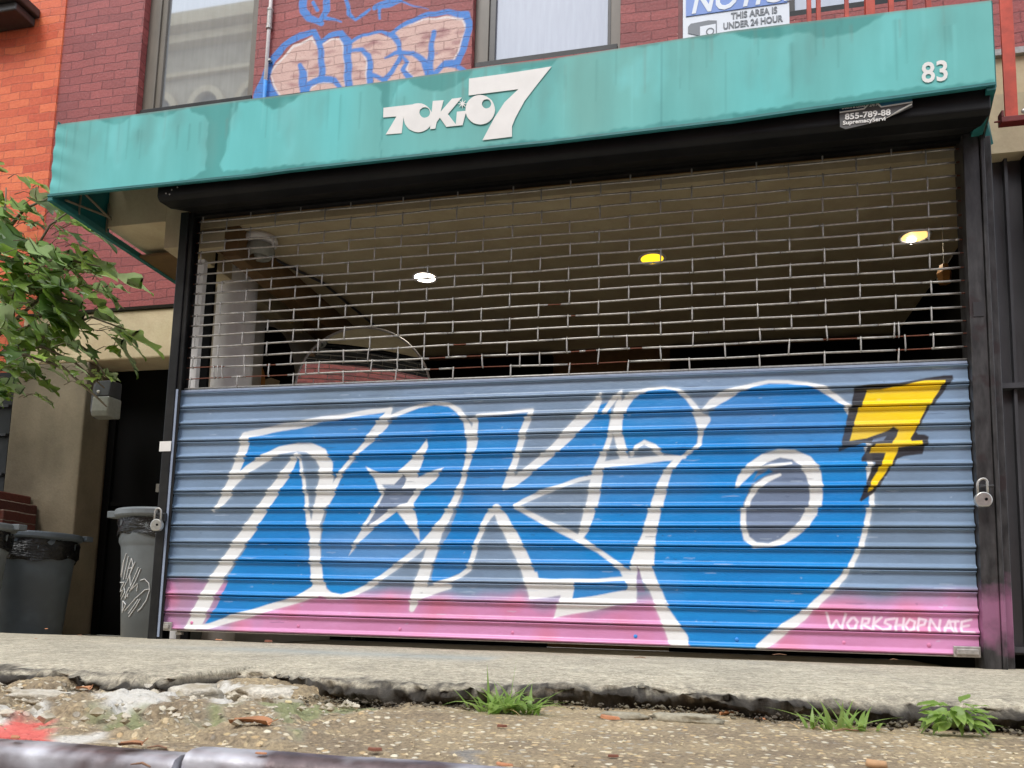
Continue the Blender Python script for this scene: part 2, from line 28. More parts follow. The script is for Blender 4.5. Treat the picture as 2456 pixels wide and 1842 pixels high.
WALLG=[["f","P",[[-0.545,4.071],[-0.492,4.158],[-0.361,4.275],[-0.217,4.321],[-0.171,4.257],[-0.135,4.262],[-0.059,4.282],[0.025,4.269],[0.073,4.221],[0.178,4.267],[0.289,4.266],[0.401,4.223],[0.439,4.268],[0.624,4.321],[0.799,4.324],[0.934,4.303],[0.961,4.219],[0.96,4.12],[0.888,3.981],[0.832,3.96],[0.929,3.907],[0.951,3.825],[0.448,3.854],[-0.45,3.85]]],["s","M",[[-0.115,4.177,0.006],[-0.076,4.173,0.016],[-0.037,4.174,0.005]]],["s","M",[[0.785,3.986,0.006],[0.838,3.982,0.024],[0.89,3.977,0.005]]],["s","M",[[-0.201,4.173,0.006],[-0.171,4.182,0.032],[-0.14,4.18,0.005]]],["s","M",[[0.628,4.178,0.006],[0.661,4.182,0.028],[0.694,4.185,0.005]]],["s","M",[[0.728,4.216,0.006],[0.774,4.219,0.024],[0.82,4.206,0.005]]],["s","M",[[0.202,4.194,0.006],[0.265,4.197,0.025],[0.328,4.181,0.005]]],["s","M",[[0.771,4.06,0.006],[0.828,4.063,0.024],[0.886,4.051,0.005]]],["s","M",[[0.372,4.095,0.006],[0.399,4.096,0.03],[0.426,4.088,0.005]]],["s","M",[[-0.366,4.022,0.006],[-0.331,4.025,0.025],[-0.297,4.02,0.005]]],["s","M",[[0.878,4.186,0.006],[0.915,4.184,0.025],[0.951,4.181,0.005]]],["s","M",[[0.056,3.994,0.006],[0.091,3.997,0.033],[0.127,3.986,0.005]]],["s","M",[[-0.352,4.132,0.006],[-0.294,4.133,0.02],[-0.237,4.123,0.005]]],["s","M",[[-0.189,4.073,0.006],[-0.166,4.079,0.033],[-0.144,4.086,0.005]]],["s","M",[[0.555,3.934,0.006],[0.575,3.935,0.033],[0.595,3.944,0.005]]],["s","M",[[0.132,3.937,0.006],[0.18,3.942,0.02],[0.229,3.928,0.005]]],["s","M",[[0.164,4.178,0.006],[0.201,4.186,0.021],[0.24,4.167,0.005]]],["s","M",[[-0.376,4.148,0.006],[-0.317,4.145,0.021],[-0.259,4.133,0.005]]],["s","M",[[0.861,4.11,0.006],[0.889,4.107,0.014],[0.917,4.105,0.005]]],["s","M",[[0.469,4.186,0.006],[0.49,4.19,0.019],[0.511,4.2,0.005]]],["s","M",[[-0.263,4.051,0.006],[-0.206,4.049,0.036],[-0.148,4.045,0.005]]],["s","M",[[-0.102,4.089,0.006],[-0.08,4.092,0.02],[-0.058,4.101,0.005]]],["s","M",[[0.672,4.081,0.006],[0.692,4.082,0.018],[0.713,4.08,0.005]]],["s","M",[[-0.109,3.957,0.006],[-0.081,3.954,0.033],[-0.055,3.961,0.005]]],["s","M",[[0.872,4.118,0.006],[0.929,4.118,0.029],[0.987,4.115,0.005]]],["s","M",[[0.23,4.194,0.006],[0.259,4.202,0.032],[0.288,4.204,0.005]]],["s","M",[[0.029,4.02,0.006],[0.086,4.021,0.031],[0.143,4.015,0.005]]],["s","M",[[0.448,4.018,0.006],[0.479,4.027,0.034],[0.512,4.011,0.005]]],["s","M",[[0.854,3.934,0.006],[0.902,3.928,0.03],[0.95,3.923,0.005]]],["s","M",[[0.847,4.03,0.006],[0.869,4.03,0.025],[0.891,4.035,0.005]]],["s","M",[[0.569,3.944,0.006],[0.599,3.94,0.032],[0.628,3.936,0.005]]],["s","M",[[0.724,4.207,0.006],[0.779,4.209,0.03],[0.833,4.201,0.005]]],["s","M",[[0.728,4.179,0.006],[0.777,4.176,0.031],[0.825,4.18,0.005]]],["s","M",[[0.206,4.062,0.006],[0.228,4.06,0.026],[0.249,4.066,0.005]]],["s","M",[[0.716,4.047,0.006],[0.741,4.049,0.029],[0.766,4.05,0.005]]],["s","M",[[-0.411,3.963,0.006],[-0.35,3.956,0.026],[-0.29,3.955,0.005]]],["s","M",[[0.613,4.14,0.006],[0.643,4.142,0.033],[0.673,4.133,0.005]]],["s","M",[[-0.272,4.025,0.006],[-0.209,4.024,0.024],[-0.147,4.026,0.005]]],["s","M",[[0.596,4.217,0.006],[0.655,4.211,0.02],[0.713,4.216,0.005]]],["s","M",[[0.146,3.98,0.006],[0.173,3.989,0.018],[0.201,3.975,0.005]]],["s","M",[[0.233,4.12,0.006],[0.278,4.126,0.029],[0.323,4.107,0.005]]],["s","M",[[-0.006,4.052,0.006],[0.037,4.056,0.024],[0.08,4.042,0.005]]],["s","M",[[-0.09,3.963,0.006],[-0.053,3.969,0.034],[-0.016,3.966,0.005]]],["s","M",[[0.475,4.042,0.006],[0.509,4.05,0.023],[0.542,4.051,0.005]]],["s","M",[[-0.009,3.958,0.006],[0.048,3.959,0.023],[0.105,3.946,0.005]]],["s","M",[[0.593,4.123,0.006],[0.642,4.118,0.015],[0.691,4.111,0.005]]],["s","M",[[0.639,4.183,0.006],[0.698,4.18,0.025],[0.757,4.173,0.005]]],["s","P2",[[0.338,4.226,0.006],[0.386,4.227,0.023],[0.434,4.215,0.005]]],["s","P2",[[0.385,4.148,0.006],[0.428,4.15,0.011],[0.472,4.136,0.005]]],["s","P2",[[0.768,3.982,0.006],[0.831,3.981,0.021],[0.894,3.983,0.005]]],["s","P2",[[-0.267,4.049,0.006],[-0.213,4.049,0.019],[-0.158,4.053,0.005]]],["s","P2",[[0.531,3.932,0.006],[0.566,3.935,0.019],[0.6,3.936,0.005]]],["s","P2",[[0.507,4.052,0.006],[0.573,4.05,0.014],[0.639,4.051,0.005]]],["s","P2",[[0.065,4.05,0.006],[0.137,4.048,0.02],[0.209,4.036,0.005]]],["s","P2",[[-0.175,4.132,0.006],[-0.114,4.131,0.025],[-0.054,4.133,0.005]]],["s","P2",[[0.054,4.114,0.006],[0.122,4.113,0.014],[0.19,4.103,0.005]]],["s","P2",[[-0.474,4.166,0.006],[-0.416,4.166,0.021],[-0.359,4.163,0.005]]],["s","P2",[[0.016,3.936,0.006],[0.075,3.936,0.013],[0.135,3.921,0.005]]],["s","P2",[[0.801,3.926,0.006],[0.869,3.924,0.018],[0.937,3.913,0.005]]],["s","P2",[[-0.365,4.147,0.006],[-0.323,4.15,0.024],[-0.281,4.154,0.005]]],["s","P2",[[0.541,4.215,0.006],[0.581,4.217,0.014],[0.621,4.222,0.005]]],["s","P2",[[-0.257,3.984,0.006],[-0.193,3.984,0.018],[-0.131,3.987,0.005]]],["s","P2",[[-0.128,4.07,0.006],[-0.09,4.073,0.012],[-0.051,4.06,0.005]]],["s","P2",[[-0.063,4.201,0.006],[-0.029,4.204,0.025],[0.005,4.197,0.005]]],["s","P2",[[0.692,4.026,0.006],[0.753,4.025,0.018],[0.813,4.027,0.005]]],["s","P2",[[0.677,4.019,0.006],[0.731,4.02,0.019],[0.784,4.018,0.005]]],["s","P2",[[0.256,4.086,0.006],[0.293,4.089,0.022],[0.33,4.085,0.005]]],["s","P2",[[-0.399,4.174,0.006],[-0.326,4.172,0.015],[-0.252,4.161,0.005]]],["s","P2",[[0.43,3.968,0.006],[0.474,3.97,0.015],[0.518,3.964,0.005]]],["s","P2",[[-0.44,3.956,0.006],[-0.407,3.96,0.025],[-0.374,3.951,0.005]]],["s","P2",[[-0.264,3.966,0.006],[-0.195,3.965,0.014],[-0.125,3.959,0.005]]],["s","P2",[[0.16,4.013,0.006],[0.199,4.015,0.022],[0.237,4.022,0.005]]],["s","P2",[[0.462,3.948,0.006],[0.533,3.946,0.015],[0.603,3.945,0.005]]],["s","W",[[-0.539,4.07,0.011],[-0.48,4.145,0.015],[-0.36,4.259,0.017],[-0.216,4.305,0.017],[-0.181,4.248,0.01]]],["s","W",[[-0.124,4.25,0.01],[-0.058,4.271,0.015],[0.014,4.266,0.017],[0.047,4.132,0.015],[0.067,3.905,0.014]]],["s","W",[[0.424,4.255,0.008],[0.526,4.301,0.014],[0.673,4.323,0.014],[0.838,4.303,0.014],[0.935,4.283,0.023],[0.952,4.19,0.018],[0.922,4.095,0.014],[0.874,3.984,0.011]]],["s","W",[[-0.538,4.054,0.011],[-0.489,3.959,0.017],[-0.447,3.881,0.015]]],["s","W",[[0.195,4.131,0.008],[0.218,4.067,0.012],[0.232,3.903,0.014]]],["s","W",[[0.498,4.047,0.006],[0.544,4.011,0.01],[0.532,3.952,0.01],[0.574,3.897,0.01]]],["s","W",[[-0.222,3.893,0.008],[-0.142,3.949,0.014],[-0.038,3.929,0.014]]],["s","W",[[-0.243,4.06,0.006],[-0.23,3.945,0.01]]],["s","U",[[-0.624,3.904,0.075],[-0.571,4.064,0.06],[-0.526,4.183,0.052],[-0.436,4.281,0.05],[-0.313,4.343,0.05],[-0.208,4.351,0.04],[-0.163,4.287,0.038],[-0.134,4.158,0.04],[-0.12,4.012,0.043],[-0.123,3.972,0.044]]],["s","U",[[-0.151,4.262,0.027],[-0.081,4.304,0.04],[0.012,4.313,0.042],[0.062,4.243,0.057],[0.075,4.098,0.047],[0.092,3.881,0.049]]],["s","U",[[0.088,4.227,0.025],[0.188,4.274,0.022],[0.329,4.275,0.022],[0.41,4.237,0.038],[0.464,4.153,0.028],[0.478,4.06,0.031],[0.423,3.957,0.032],[0.357,3.901,0.033]]],["s","U",[[0.4,4.252,0.025],[0.525,4.321,0.032],[0.671,4.356,0.035],[0.817,4.349,0.037],[0.953,4.308,0.044],[0.977,4.236,0.046],[0.96,4.12,0.044],[0.904,3.96,0.044],[0.813,3.961,0.034],[0.729,3.895,0.034]]],["s","U",[[0.716,4.216,0.031],[0.706,4.107,0.033],[0.695,3.89,0.055]]],["s","U",[[0.09,4.159,0.022],[0.183,4.159,0.029],[0.237,4.105,0.032],[0.252,4.001,0.038],[0.253,3.88,0.041]]],["s","U",[[-0.298,4.109,0.029],[-0.275,4.034,0.05],[-0.251,3.886,0.063]]],["s","U",[[-0.251,3.896,0.052],[-0.215,3.941,0.041],[-0.124,3.98,0.042],[-0.019,3.945,0.04],[0.047,3.857,0.021]]],["s","U",[[0.359,4.07,0.012],[0.437,4.094,0.028],[0.566,4.078,0.029],[0.657,3.995,0.035],[0.692,3.89,0.045]]],["s","U",[[0.488,4.059,0.018],[0.529,4.013,0.024],[0.502,3.956,0.028],[0.549,3.89,0.043]]],["s","U",[[0.275,3.948,0.028],[0.367,3.893,0.03]]],["s","U",[[0.794,3.945,0.025],[0.89,3.942,0.032],[0.959,3.873,0.029]]],["s","U",[[-0.305,4.645,0.059],[-0.304,4.539,0.054],[-0.247,4.467,0.043],[-0.15,4.418,0.043]]],["s","U",[[-0.114,4.614,0.048],[-0.119,4.51,0.052],[-0.161,4.428,0.032]]],["s","U",[[-0.223,4.59,0.026],[-0.192,4.522,0.029]]],["s","U",[[-0.131,4.46,0.029],[0.007,4.402,0.015]]],["s","U",[[0.033,4.59,0.028],[0.065,4.46,0.029],[0.12,4.394,0.019],[0.179,4.432,0.025],[0.223,4.466,0.023]]],["s","U",[[0.268,4.474,0.042],[0.378,4.493,0.061],[0.448,4.494,0.036]]],["s","U",[[0.304,4.463,0.024],[0.302,4.376,0.018]]],["s","U",[[0.448,4.492,0.016],[0.67,4.393,0.008]]],["s","U",[[0.742,4.052,0.004],[0.744,4.05,0.004]]],["f","U",[[-0.612,3.892],[-0.585,4.034],[-0.536,4.028],[-0.446,3.87]]]]
AWN=[["f","T",[[-0.365,2.534],[-0.317,2.504],[-0.263,2.491],[-0.212,2.498],[-0.17,2.524],[-0.067,2.525],[-0.036,2.504],[0.008,2.498],[0.071,2.514],[0.149,2.528],[0.157,2.507],[0.224,2.475],[0.262,2.437],[0.251,2.398],[0.26,2.199],[0.179,2.168],[0.06,2.154],[0.187,2.154],[0.763,2.145],[0.761,2.177],[0.495,2.18],[0.351,2.182],[0.335,2.217],[0.362,2.312],[0.368,2.417],[0.408,2.518],[0.504,2.519],[0.582,2.47],[0.63,2.464],[0.675,2.484],[0.739,2.528],[-0.248,2.561]]],["f","T",[[0.501,2.533],[0.545,2.487],[0.587,2.466],[0.64,2.469],[0.692,2.495],[0.736,2.535],[0.801,2.546],[1.074,2.522],[1.12,2.484],[1.13,2.413],[1.136,2.161],[1.132,2.168],[1.14,2.323],[1.15,2.391],[1.18,2.419],[1.195,2.493],[1.25,2.517],[1.269,2.496],[1.345,2.454],[1.406,2.446],[1.472,2.462],[1.525,2.492],[1.554,2.532],[1.123,2.554],[0.499,2.553]]],["f","T",[[1.671,2.503],[1.742,2.493],[1.892,2.497],[1.942,2.532],[2.237,2.549],[2.265,2.53],[2.346,2.524],[2.373,2.541],[2.453,2.544],[2.49,2.531],[2.558,2.525],[2.61,2.541],[2.657,2.528],[2.713,2.502],[2.789,2.488],[2.865,2.499],[2.865,2.554],[1.67,2.553]]],["f","T",[[2.65,2.541],[2.691,2.511],[2.752,2.49],[2.808,2.499],[2.858,2.5],[2.933,2.492],[2.962,2.471],[3.016,2.46],[3.089,2.468],[3.137,2.489],[3.196,2.514],[3.239,2.552],[3.31,2.557],[3.338,2.544],[3.376,2.552],[3.386,2.578],[2.64,2.577]]],["f","T",[[2.638,2.186],[2.729,2.18],[2.854,2.198],[2.957,2.199],[3.006,2.195],[3.131,2.207],[3.337,2.209],[3.41,2.199],[3.587,2.205],[3.59,2.173],[2.637,2.146]]],["f","T2",[[1.681,2.173],[1.91,2.164],[2.077,2.168],[2.165,2.175],[2.31,2.175],[2.401,2.187],[2.453,2.178],[2.66,2.189],[2.866,2.191],[2.866,2.152],[1.682,2.146]]],["f","T2",[[0.493,2.167],[0.758,2.177],[1.142,2.167],[1.447,2.169],[1.862,2.164],[1.863,2.134],[0.495,2.135]]],["s","L",[[1.621,2.489,0.008],[1.616,2.437,0.04],[1.61,2.385,0.008]]],["s","L",[[3.253,2.521,0.023],[3.244,2.426,0.041],[3.235,2.331,0.006]]],["s","D",[[0.29,2.424,0.015],[0.289,2.322,0.036],[0.289,2.22,0.009]]],["s","L",[[-0.008,2.474,0.012],[-0.006,2.354,0.061],[-0.005,2.234,0.009]]],["s","D",[[2.877,2.434,0.026],[2.869,2.337,0.044],[2.862,2.24,0.006]]],["s","D",[[1.446,2.521,0.021],[1.441,2.451,0.035],[1.436,2.381,0.008]]],["s","D",[[-0.36,2.45,0.012],[-0.366,2.414,0.046],[-0.371,2.377,0.01]]],["s","D",[[1.74,2.528,0.038],[1.735,2.441,0.018],[1.73,2.354,0.007]]],["s","D",[[2.788,2.508,0.007],[2.781,2.388,0.019],[2.773,2.269,0.006]]],["s","D",[[1.936,2.528,0.025],[1.93,2.475,0.027],[1.923,2.423,0.007]]],["s","L",[[-0.23,2.51,0.035],[-0.228,2.391,0.034],[-0.226,2.273,0.01]]],["s","L",[[2.21,2.426,0.028],[2.203,2.391,0.055],[2.197,2.356,0.007]]],["s","D",[[2.719,2.45,0.01],[2.712,2.372,0.043],[2.705,2.295,0.006]]],["s","D",[[3.426,2.504,0.026],[3.417,2.409,0.045],[3.408,2.314,0.006]]],["s","D",[[1.865,2.468,0.011],[1.86,2.374,0.056],[1.855,2.281,0.007]]],["s","L",[[1.201,2.507,0.035],[1.196,2.446,0.038],[1.191,2.385,0.008]]],["s","D",[[2.204,2.53,0.022],[2.198,2.474,0.03],[2.192,2.419,0.007]]],["s","D",[[-0.121,2.46,0.011],[-0.126,2.414,0.069],[-0.131,2.368,0.01]]],["s","D",[[2.941,2.476,0.021],[2.933,2.38,0.017],[2.925,2.285,0.006]]],["s","L",[[2.359,2.519,0.017],[2.352,2.403,0.052],[2.346,2.288,0.007]]],["s","D",[[1.22,2.456,0.009],[1.215,2.407,0.065],[1.209,2.357,0.008]]],["s","D",[[2.948,2.501,0.024],[2.941,2.446,0.017],[2.934,2.391,0.006]]],["s","L",[[-0.272,2.508,0.01],[-0.273,2.426,0.07],[-0.274,2.345,0.01]]],["s","D",[[0.839,2.477,0.035],[0.834,2.414,0.036],[0.83,2.351,0.008]]],["s","L",[[0.027,2.484,0.041],[0.022,2.43,0.044],[0.018,2.377,0.009]]],["s","L",[[3.215,2.511,0.03],[3.206,2.404,0.033],[3.197,2.297,0.006]]],["s","D",[[-0.073,2.526,0.042],[-0.073,2.426,0.068],[-0.073,2.327,0.009]]],["s","D",[[0.253,2.442,0.016],[0.252,2.34,0.048],[0.252,2.238,0.009]]],["s","D",[[2.014,2.488,0.026],[2.008,2.433,0.029],[2.002,2.379,0.007]]],["s","L",[[-0.237,2.457,0.048],[-0.238,2.371,0.055],[-0.239,2.286,0.01]]],["s","D",[[1.871,2.471,0.036],[1.866,2.358,0.043],[1.862,2.245,0.007]]],["s","D",[[3.441,2.522,0.009],[3.433,2.458,0.04],[3.426,2.395,0.006]]],["s","D",[[1.582,2.476,0.031],[1.578,2.384,0.019],[1.573,2.291,0.008]]],["s","L",[[0.645,2.479,0.03],[0.641,2.407,0.048],[0.638,2.336,0.008]]],["s","D",[[0.644,2.461,0.034],[0.638,2.417,0.042],[0.633,2.373,0.008]]],["s","D",[[-0.229,2.51,0.013],[-0.229,2.406,0.026],[-0.228,2.303,0.01]]],["s","L",[[2.27,2.47,0.03],[2.264,2.394,0.031],[2.258,2.319,0.007]]],["s","L",[[2.854,2.529,0.011],[2.846,2.391,0.031],[2.838,2.256,0.006]]],["s","L",[[1.684,2.515,0.015],[1.681,2.386,0.052],[1.677,2.258,0.007]]],["s","D",[[0.395,2.506,0.012],[0.391,2.453,0.056],[0.386,2.399,0.009]]],["s","L",[[-0.159,2.52,0.032],[-0.164,2.472,0.045],[-0.169,2.425,0.01]]],["s","L",[[2.309,2.504,0.028],[2.302,2.439,0.018],[2.296,2.375,0.007]]],["s","L",[[0.692,2.462,0.039],[0.691,2.345,0.024],[0.69,2.229,0.008]]],["s","D",[[0.684,2.435,0.033],[0.68,2.356,0.058],[0.677,2.277,0.008]]],["s","D",[[0.096,2.527,0.042],[0.092,2.462,0.073],[0.089,2.397,0.009]]],["s","D",[[3.358,2.436,0.006],[3.349,2.339,0.029],[3.34,2.242,0.006]]]]
LOGO=[[[[1.138,2.399],[1.271,2.398],[1.266,2.37],[1.236,2.348],[1.23,2.267],[1.155,2.27],[1.202,2.35],[1.139,2.353]]],[[[1.372,2.323],[1.371,2.308],[1.366,2.294],[1.359,2.282],[1.349,2.272],[1.336,2.266],[1.322,2.262],[1.307,2.262],[1.292,2.266],[1.278,2.273],[1.264,2.282],[1.253,2.295],[1.244,2.309],[1.239,2.324],[1.236,2.34],[1.237,2.355],[1.242,2.369],[1.249,2.381],[1.26,2.391],[1.272,2.397],[1.286,2.4],[1.301,2.4],[1.317,2.397],[1.331,2.39],[1.344,2.38],[1.355,2.367],[1.364,2.353],[1.37,2.338]],[[1.359,2.349],[1.358,2.342],[1.355,2.335],[1.349,2.33],[1.343,2.328],[1.335,2.327],[1.327,2.329],[1.32,2.334],[1.315,2.34],[1.311,2.348],[1.309,2.355],[1.31,2.363],[1.313,2.37],[1.319,2.374],[1.325,2.377],[1.333,2.377],[1.341,2.375],[1.348,2.371],[1.353,2.365],[1.357,2.357]]],[[[1.369,2.402],[1.419,2.399],[1.407,2.346],[1.457,2.401],[1.502,2.401],[1.441,2.331],[1.479,2.279],[1.482,2.337],[1.525,2.336],[1.51,2.271],[1.436,2.272],[1.405,2.319],[1.391,2.299],[1.386,2.27],[1.362,2.27]]],[[[1.654,2.324],[1.652,2.309],[1.648,2.296],[1.64,2.284],[1.63,2.274],[1.618,2.267],[1.604,2.264],[1.59,2.264],[1.575,2.268],[1.56,2.274],[1.548,2.284],[1.537,2.296],[1.528,2.31],[1.523,2.326],[1.521,2.341],[1.522,2.356],[1.526,2.371],[1.534,2.383],[1.544,2.392],[1.556,2.399],[1.57,2.402],[1.585,2.402],[1.6,2.398],[1.614,2.391],[1.627,2.381],[1.638,2.369],[1.646,2.355],[1.651,2.34]],[[1.636,2.354],[1.635,2.348],[1.632,2.342],[1.628,2.338],[1.622,2.336],[1.616,2.335],[1.609,2.337],[1.603,2.341],[1.599,2.346],[1.595,2.353],[1.594,2.36],[1.595,2.366],[1.598,2.372],[1.602,2.376],[1.608,2.378],[1.614,2.378],[1.621,2.377],[1.627,2.373],[1.631,2.367],[1.634,2.361]]],[[[1.505,2.394],[1.508,2.377],[1.521,2.385],[1.512,2.373],[1.529,2.368],[1.512,2.368],[1.522,2.352],[1.508,2.364],[1.507,2.347],[1.503,2.365],[1.49,2.356],[1.5,2.369],[1.483,2.374],[1.5,2.374],[1.489,2.39],[1.503,2.378]]],[[[1.532,2.485],[1.703,2.486],[1.897,2.491],[1.838,2.419],[1.783,2.348],[1.744,2.274],[1.731,2.239],[1.732,2.191],[1.602,2.19],[1.651,2.285],[1.695,2.353],[1.755,2.406],[1.533,2.406]]]]
AWT=[[-0.602,2.532],[0.467,2.531],[0.68,2.526],[1.67,2.534],[1.854,2.529],[2.64,2.546],[2.871,2.544],[3.593,2.528]]
AWB=[[-0.613,2.151],[0.495,2.141],[0.705,2.146],[1.682,2.146],[1.863,2.143],[2.637,2.149],[2.866,2.158],[3.589,2.178]]
GRD=[["f","Wh",[[1.511,-2.43],[1.392,-2.323],[1.427,-2.263],[1.458,-2.217],[1.48,-2.156],[1.556,-2.208],[1.583,-2.273],[1.626,-2.36],[1.604,-2.416]]],["f","Wh",[[1.268,-2.213],[1.194,-2.035],[1.175,-1.911],[1.264,-2.025],[1.308,-2.157],[1.351,-2.264]]],["f","Wh",[[1.238,-1.88],[1.191,-1.746],[1.252,-1.641],[1.357,-1.727],[1.441,-1.916],[1.431,-2.017],[1.361,-2.003]]],["f","Wh",[[1.381,-1.747],[1.292,-1.541],[1.361,-1.544],[1.496,-1.72],[1.586,-1.897],[1.497,-1.889]]],["f","Rd",[[1.258,-2.179],[1.279,-2.13],[1.29,-2.071],[1.424,-2.162],[1.469,-2.229],[1.438,-2.274],[1.451,-2.355]]],["f","Mo",[[1.335,-1.991],[1.407,-2.005],[1.422,-1.951],[1.492,-2.011],[1.515,-2.103],[1.439,-2.078]]],["f","Mo",[[1.612,-1.835],[1.623,-1.687],[1.731,-1.568],[1.802,-1.659],[1.767,-1.787],[1.736,-1.899],[1.757,-2.035]]],["f","Mo",[[1.792,-2.074],[1.83,-2.075],[1.857,-2.081],[1.839,-2.137]]],["f","Mo",[[1.56,-1.98],[1.579,-1.901],[1.656,-2.04],[1.616,-2.078]]],["f","Gy",[[2.118,-2.152],[2.138,-2.089],[2.174,-2.117],[2.162,-2.174],[2.134,-2.184]]]]
EDGE=[[0.368,-1.763],[0.898,-1.785],[1.117,-1.834],[1.297,-1.931],[1.173,-1.759],[1.066,-1.577],[1.178,-1.389],[1.424,-1.378],[1.557,-1.495],[1.722,-1.634],[1.881,-1.652],[2.042,-1.528],[2.147,-1.262],[2.276,-1.121],[2.503,-1.083],[2.561,-1.303],[2.656,-1.436],[2.788,-1.449],[3.047,-1.434],[3.169,-1.444],[3.41,-1.488]]
FAR=[[0.331,-1.731],[0.79,-1.677],[1.005,-1.709],[1.097,-1.695],[1.012,-1.552],[0.852,-1.295],[1.14,-1.328],[1.518,-1.661],[1.656,-1.795],[1.706,-1.702],[1.801,-1.57],[2.028,-1.468],[2.223,-1.412],[2.322,-1.394],[2.519,-1.386],[2.611,-1.433],[2.793,-1.416],[2.966,-1.417],[3.177,-1.42],[3.451,-1.403]]
LEAVES=[[-1.822,0.5,3.253,0.074],[-1.793,0.5,2.751,0.084],[-1.572,0.4,2.415,0.124],[-1.69,0.6,2.784,0.149],[-1.719,0.7,2.896,0.124],[-1.876,0.6,2.716,0.099],[-1.535,0.6,2.683,0.174],[-1.333,0.5,2.555,0.149],[-1.621,0.5,2.637,0.149],[-1.513,0.5,2.516,0.124],[-1.452,0.6,2.507,0.149],[-1.442,0.7,2.729,0.198],[-1.27,0.6,2.547,0.223],[-1.716,0.8,2.899,0.124],[-1.662,0.5,2.585,0.109],[-1.238,0.5,2.383,0.174],[-1.466,0.5,2.375,0.198],[-1.21,0.4,2.278,0.198],[-1.687,0.5,2.394,0.198],[-1.588,0.5,2.358,0.174],[-1.592,0.4,2.203,0.223],[-1.378,0.4,2.186,0.223],[-1.258,0.4,2.177,0.198],[-1.237,0.35,2.023,0.298],[-1.151,0.4,2.013,0.273],[-1.276,0.6,2.313,0.273],[-1.148,0.6,2.262,0.149],[-1.457,0.4,2.086,0.248],[-1.573,0.4,2.042,0.223],[-1.499,0.4,1.932,0.223],[-1.345,0.4,1.896,0.248],[-1.193,0.4,1.86,0.223],[-1.147,0.5,1.95,0.198],[-1.077,0.5,1.985,0.149],[-1.517,0.4,1.828,0.248],[-1.36,0.4,1.767,0.223],[-1.241,0.4,1.76,0.198],[-1.562,0.4,1.7,0.223],[-1.435,0.4,1.642,0.198],[-1.516,0.4,1.569,0.149],[-1.019,0.5,1.85,0.223],[-0.84,0.5,1.801,0.223],[-0.934,0.5,1.871,0.149],[-1.057,0.45,1.794,0.198],[-0.983,0.5,1.783,0.149],[-1.105,0.45,1.694,0.223],[-0.986,0.45,1.675,0.223],[-1.187,0.45,1.647,0.174],[-1.221,0.4,1.58,0.149],[-1.149,0.45,1.568,0.174],[-1.032,0.45,1.563,0.149],[-0.986,0.45,1.535,0.174],[-0.926,0.45,1.507,0.149],[-1.055,0.45,1.5,0.124],[-1.181,0.5,1.847,0.174],[-1.519,0.5,2.027,0.198],[-1.667,0.4,2.316,0.223],[-1.687,0.4,2.48,0.198],[-1.647,0.4,2.153,0.198],[-1.615,0.4,1.886,0.223],[-1.515,0.55,2.103,0.223],[-1.673,0.55,2.251,0.223],[-1.5,0.6,2.372,0.174],[-1.372,0.52,1.718,0.172],[-1.83,0.515,1.895,0.215],[-1.532,0.445,1.748,0.219],[-1.471,0.538,2.124,0.208],[-1.862,0.632,2.051,0.172],[-1.508,0.645,1.903,0.178],[-1.889,0.632,1.806,0.188],[-1.898,0.572,2.388,0.174],[-1.212,0.42,1.891,0.206],[-1.757,0.668,1.68,0.194],[-1.583,0.632,1.891,0.234],[-1.903,0.561,2.217,0.175],[-1.714,0.658,2.525,0.194],[-1.702,0.459,1.866,0.166],[-1.519,0.423,2.343,0.224],[-1.621,0.622,2.577,0.15],[-1.668,0.567,1.67,0.175],[-1.518,0.394,2.088,0.236],[-1.937,0.611,2.18,0.183],[-1.502,0.693,2.365,0.226],[-1.419,0.507,1.651,0.221],[-1.399,0.515,2.01,0.21],[-1.77,0.611,2.51,0.172],[-1.43,0.41,1.717,0.151],[-1.726,0.476,1.945,0.171],[-1.464,0.439,1.595,0.185],[-1.272,0.444,1.882,0.19],[-1.584,0.482,2.373,0.175],[-1.482,0.581,2.233,0.233],[-1.39,0.561,2.166,0.177],[-1.745,0.628,2.108,0.23],[-1.735,0.507,2.534,0.154],[-1.659,0.389,1.732,0.211],[-1.735,0.649,1.667,0.154],[-1.701,0.503,1.439,0.18],[-1.491,0.473,1.453,0.184],[-1.618,0.386,1.536,0.195],[-1.6,0.507,1.626,0.156],[-1.696,0.466,1.498,0.216],[-1.444,0.382,1.449,0.211],[-1.827,0.578,1.545,0.216],[-1.52,0.523,1.555,0.208],[-1.799,0.577,1.465,0.182],[-1.446,0.419,1.52,0.202],[-1.846,0.595,1.507,0.17],[-1.558,0.565,1.658,0.17],[-0.983,0.584,2.083,0.126],[-1.331,0.528,1.846,0.164],[-1.347,0.474,2.219,0.128],[-0.955,0.59,1.879,0.176],[-1.273,0.546,2.306,0.133],[-1.103,0.499,2.034,0.13],[-1.235,0.406,1.97,0.163],[-1.239,0.43,2.124,0.166],[-1.143,0.444,2.159,0.166],[-0.875,0.433,2.017,0.148]]
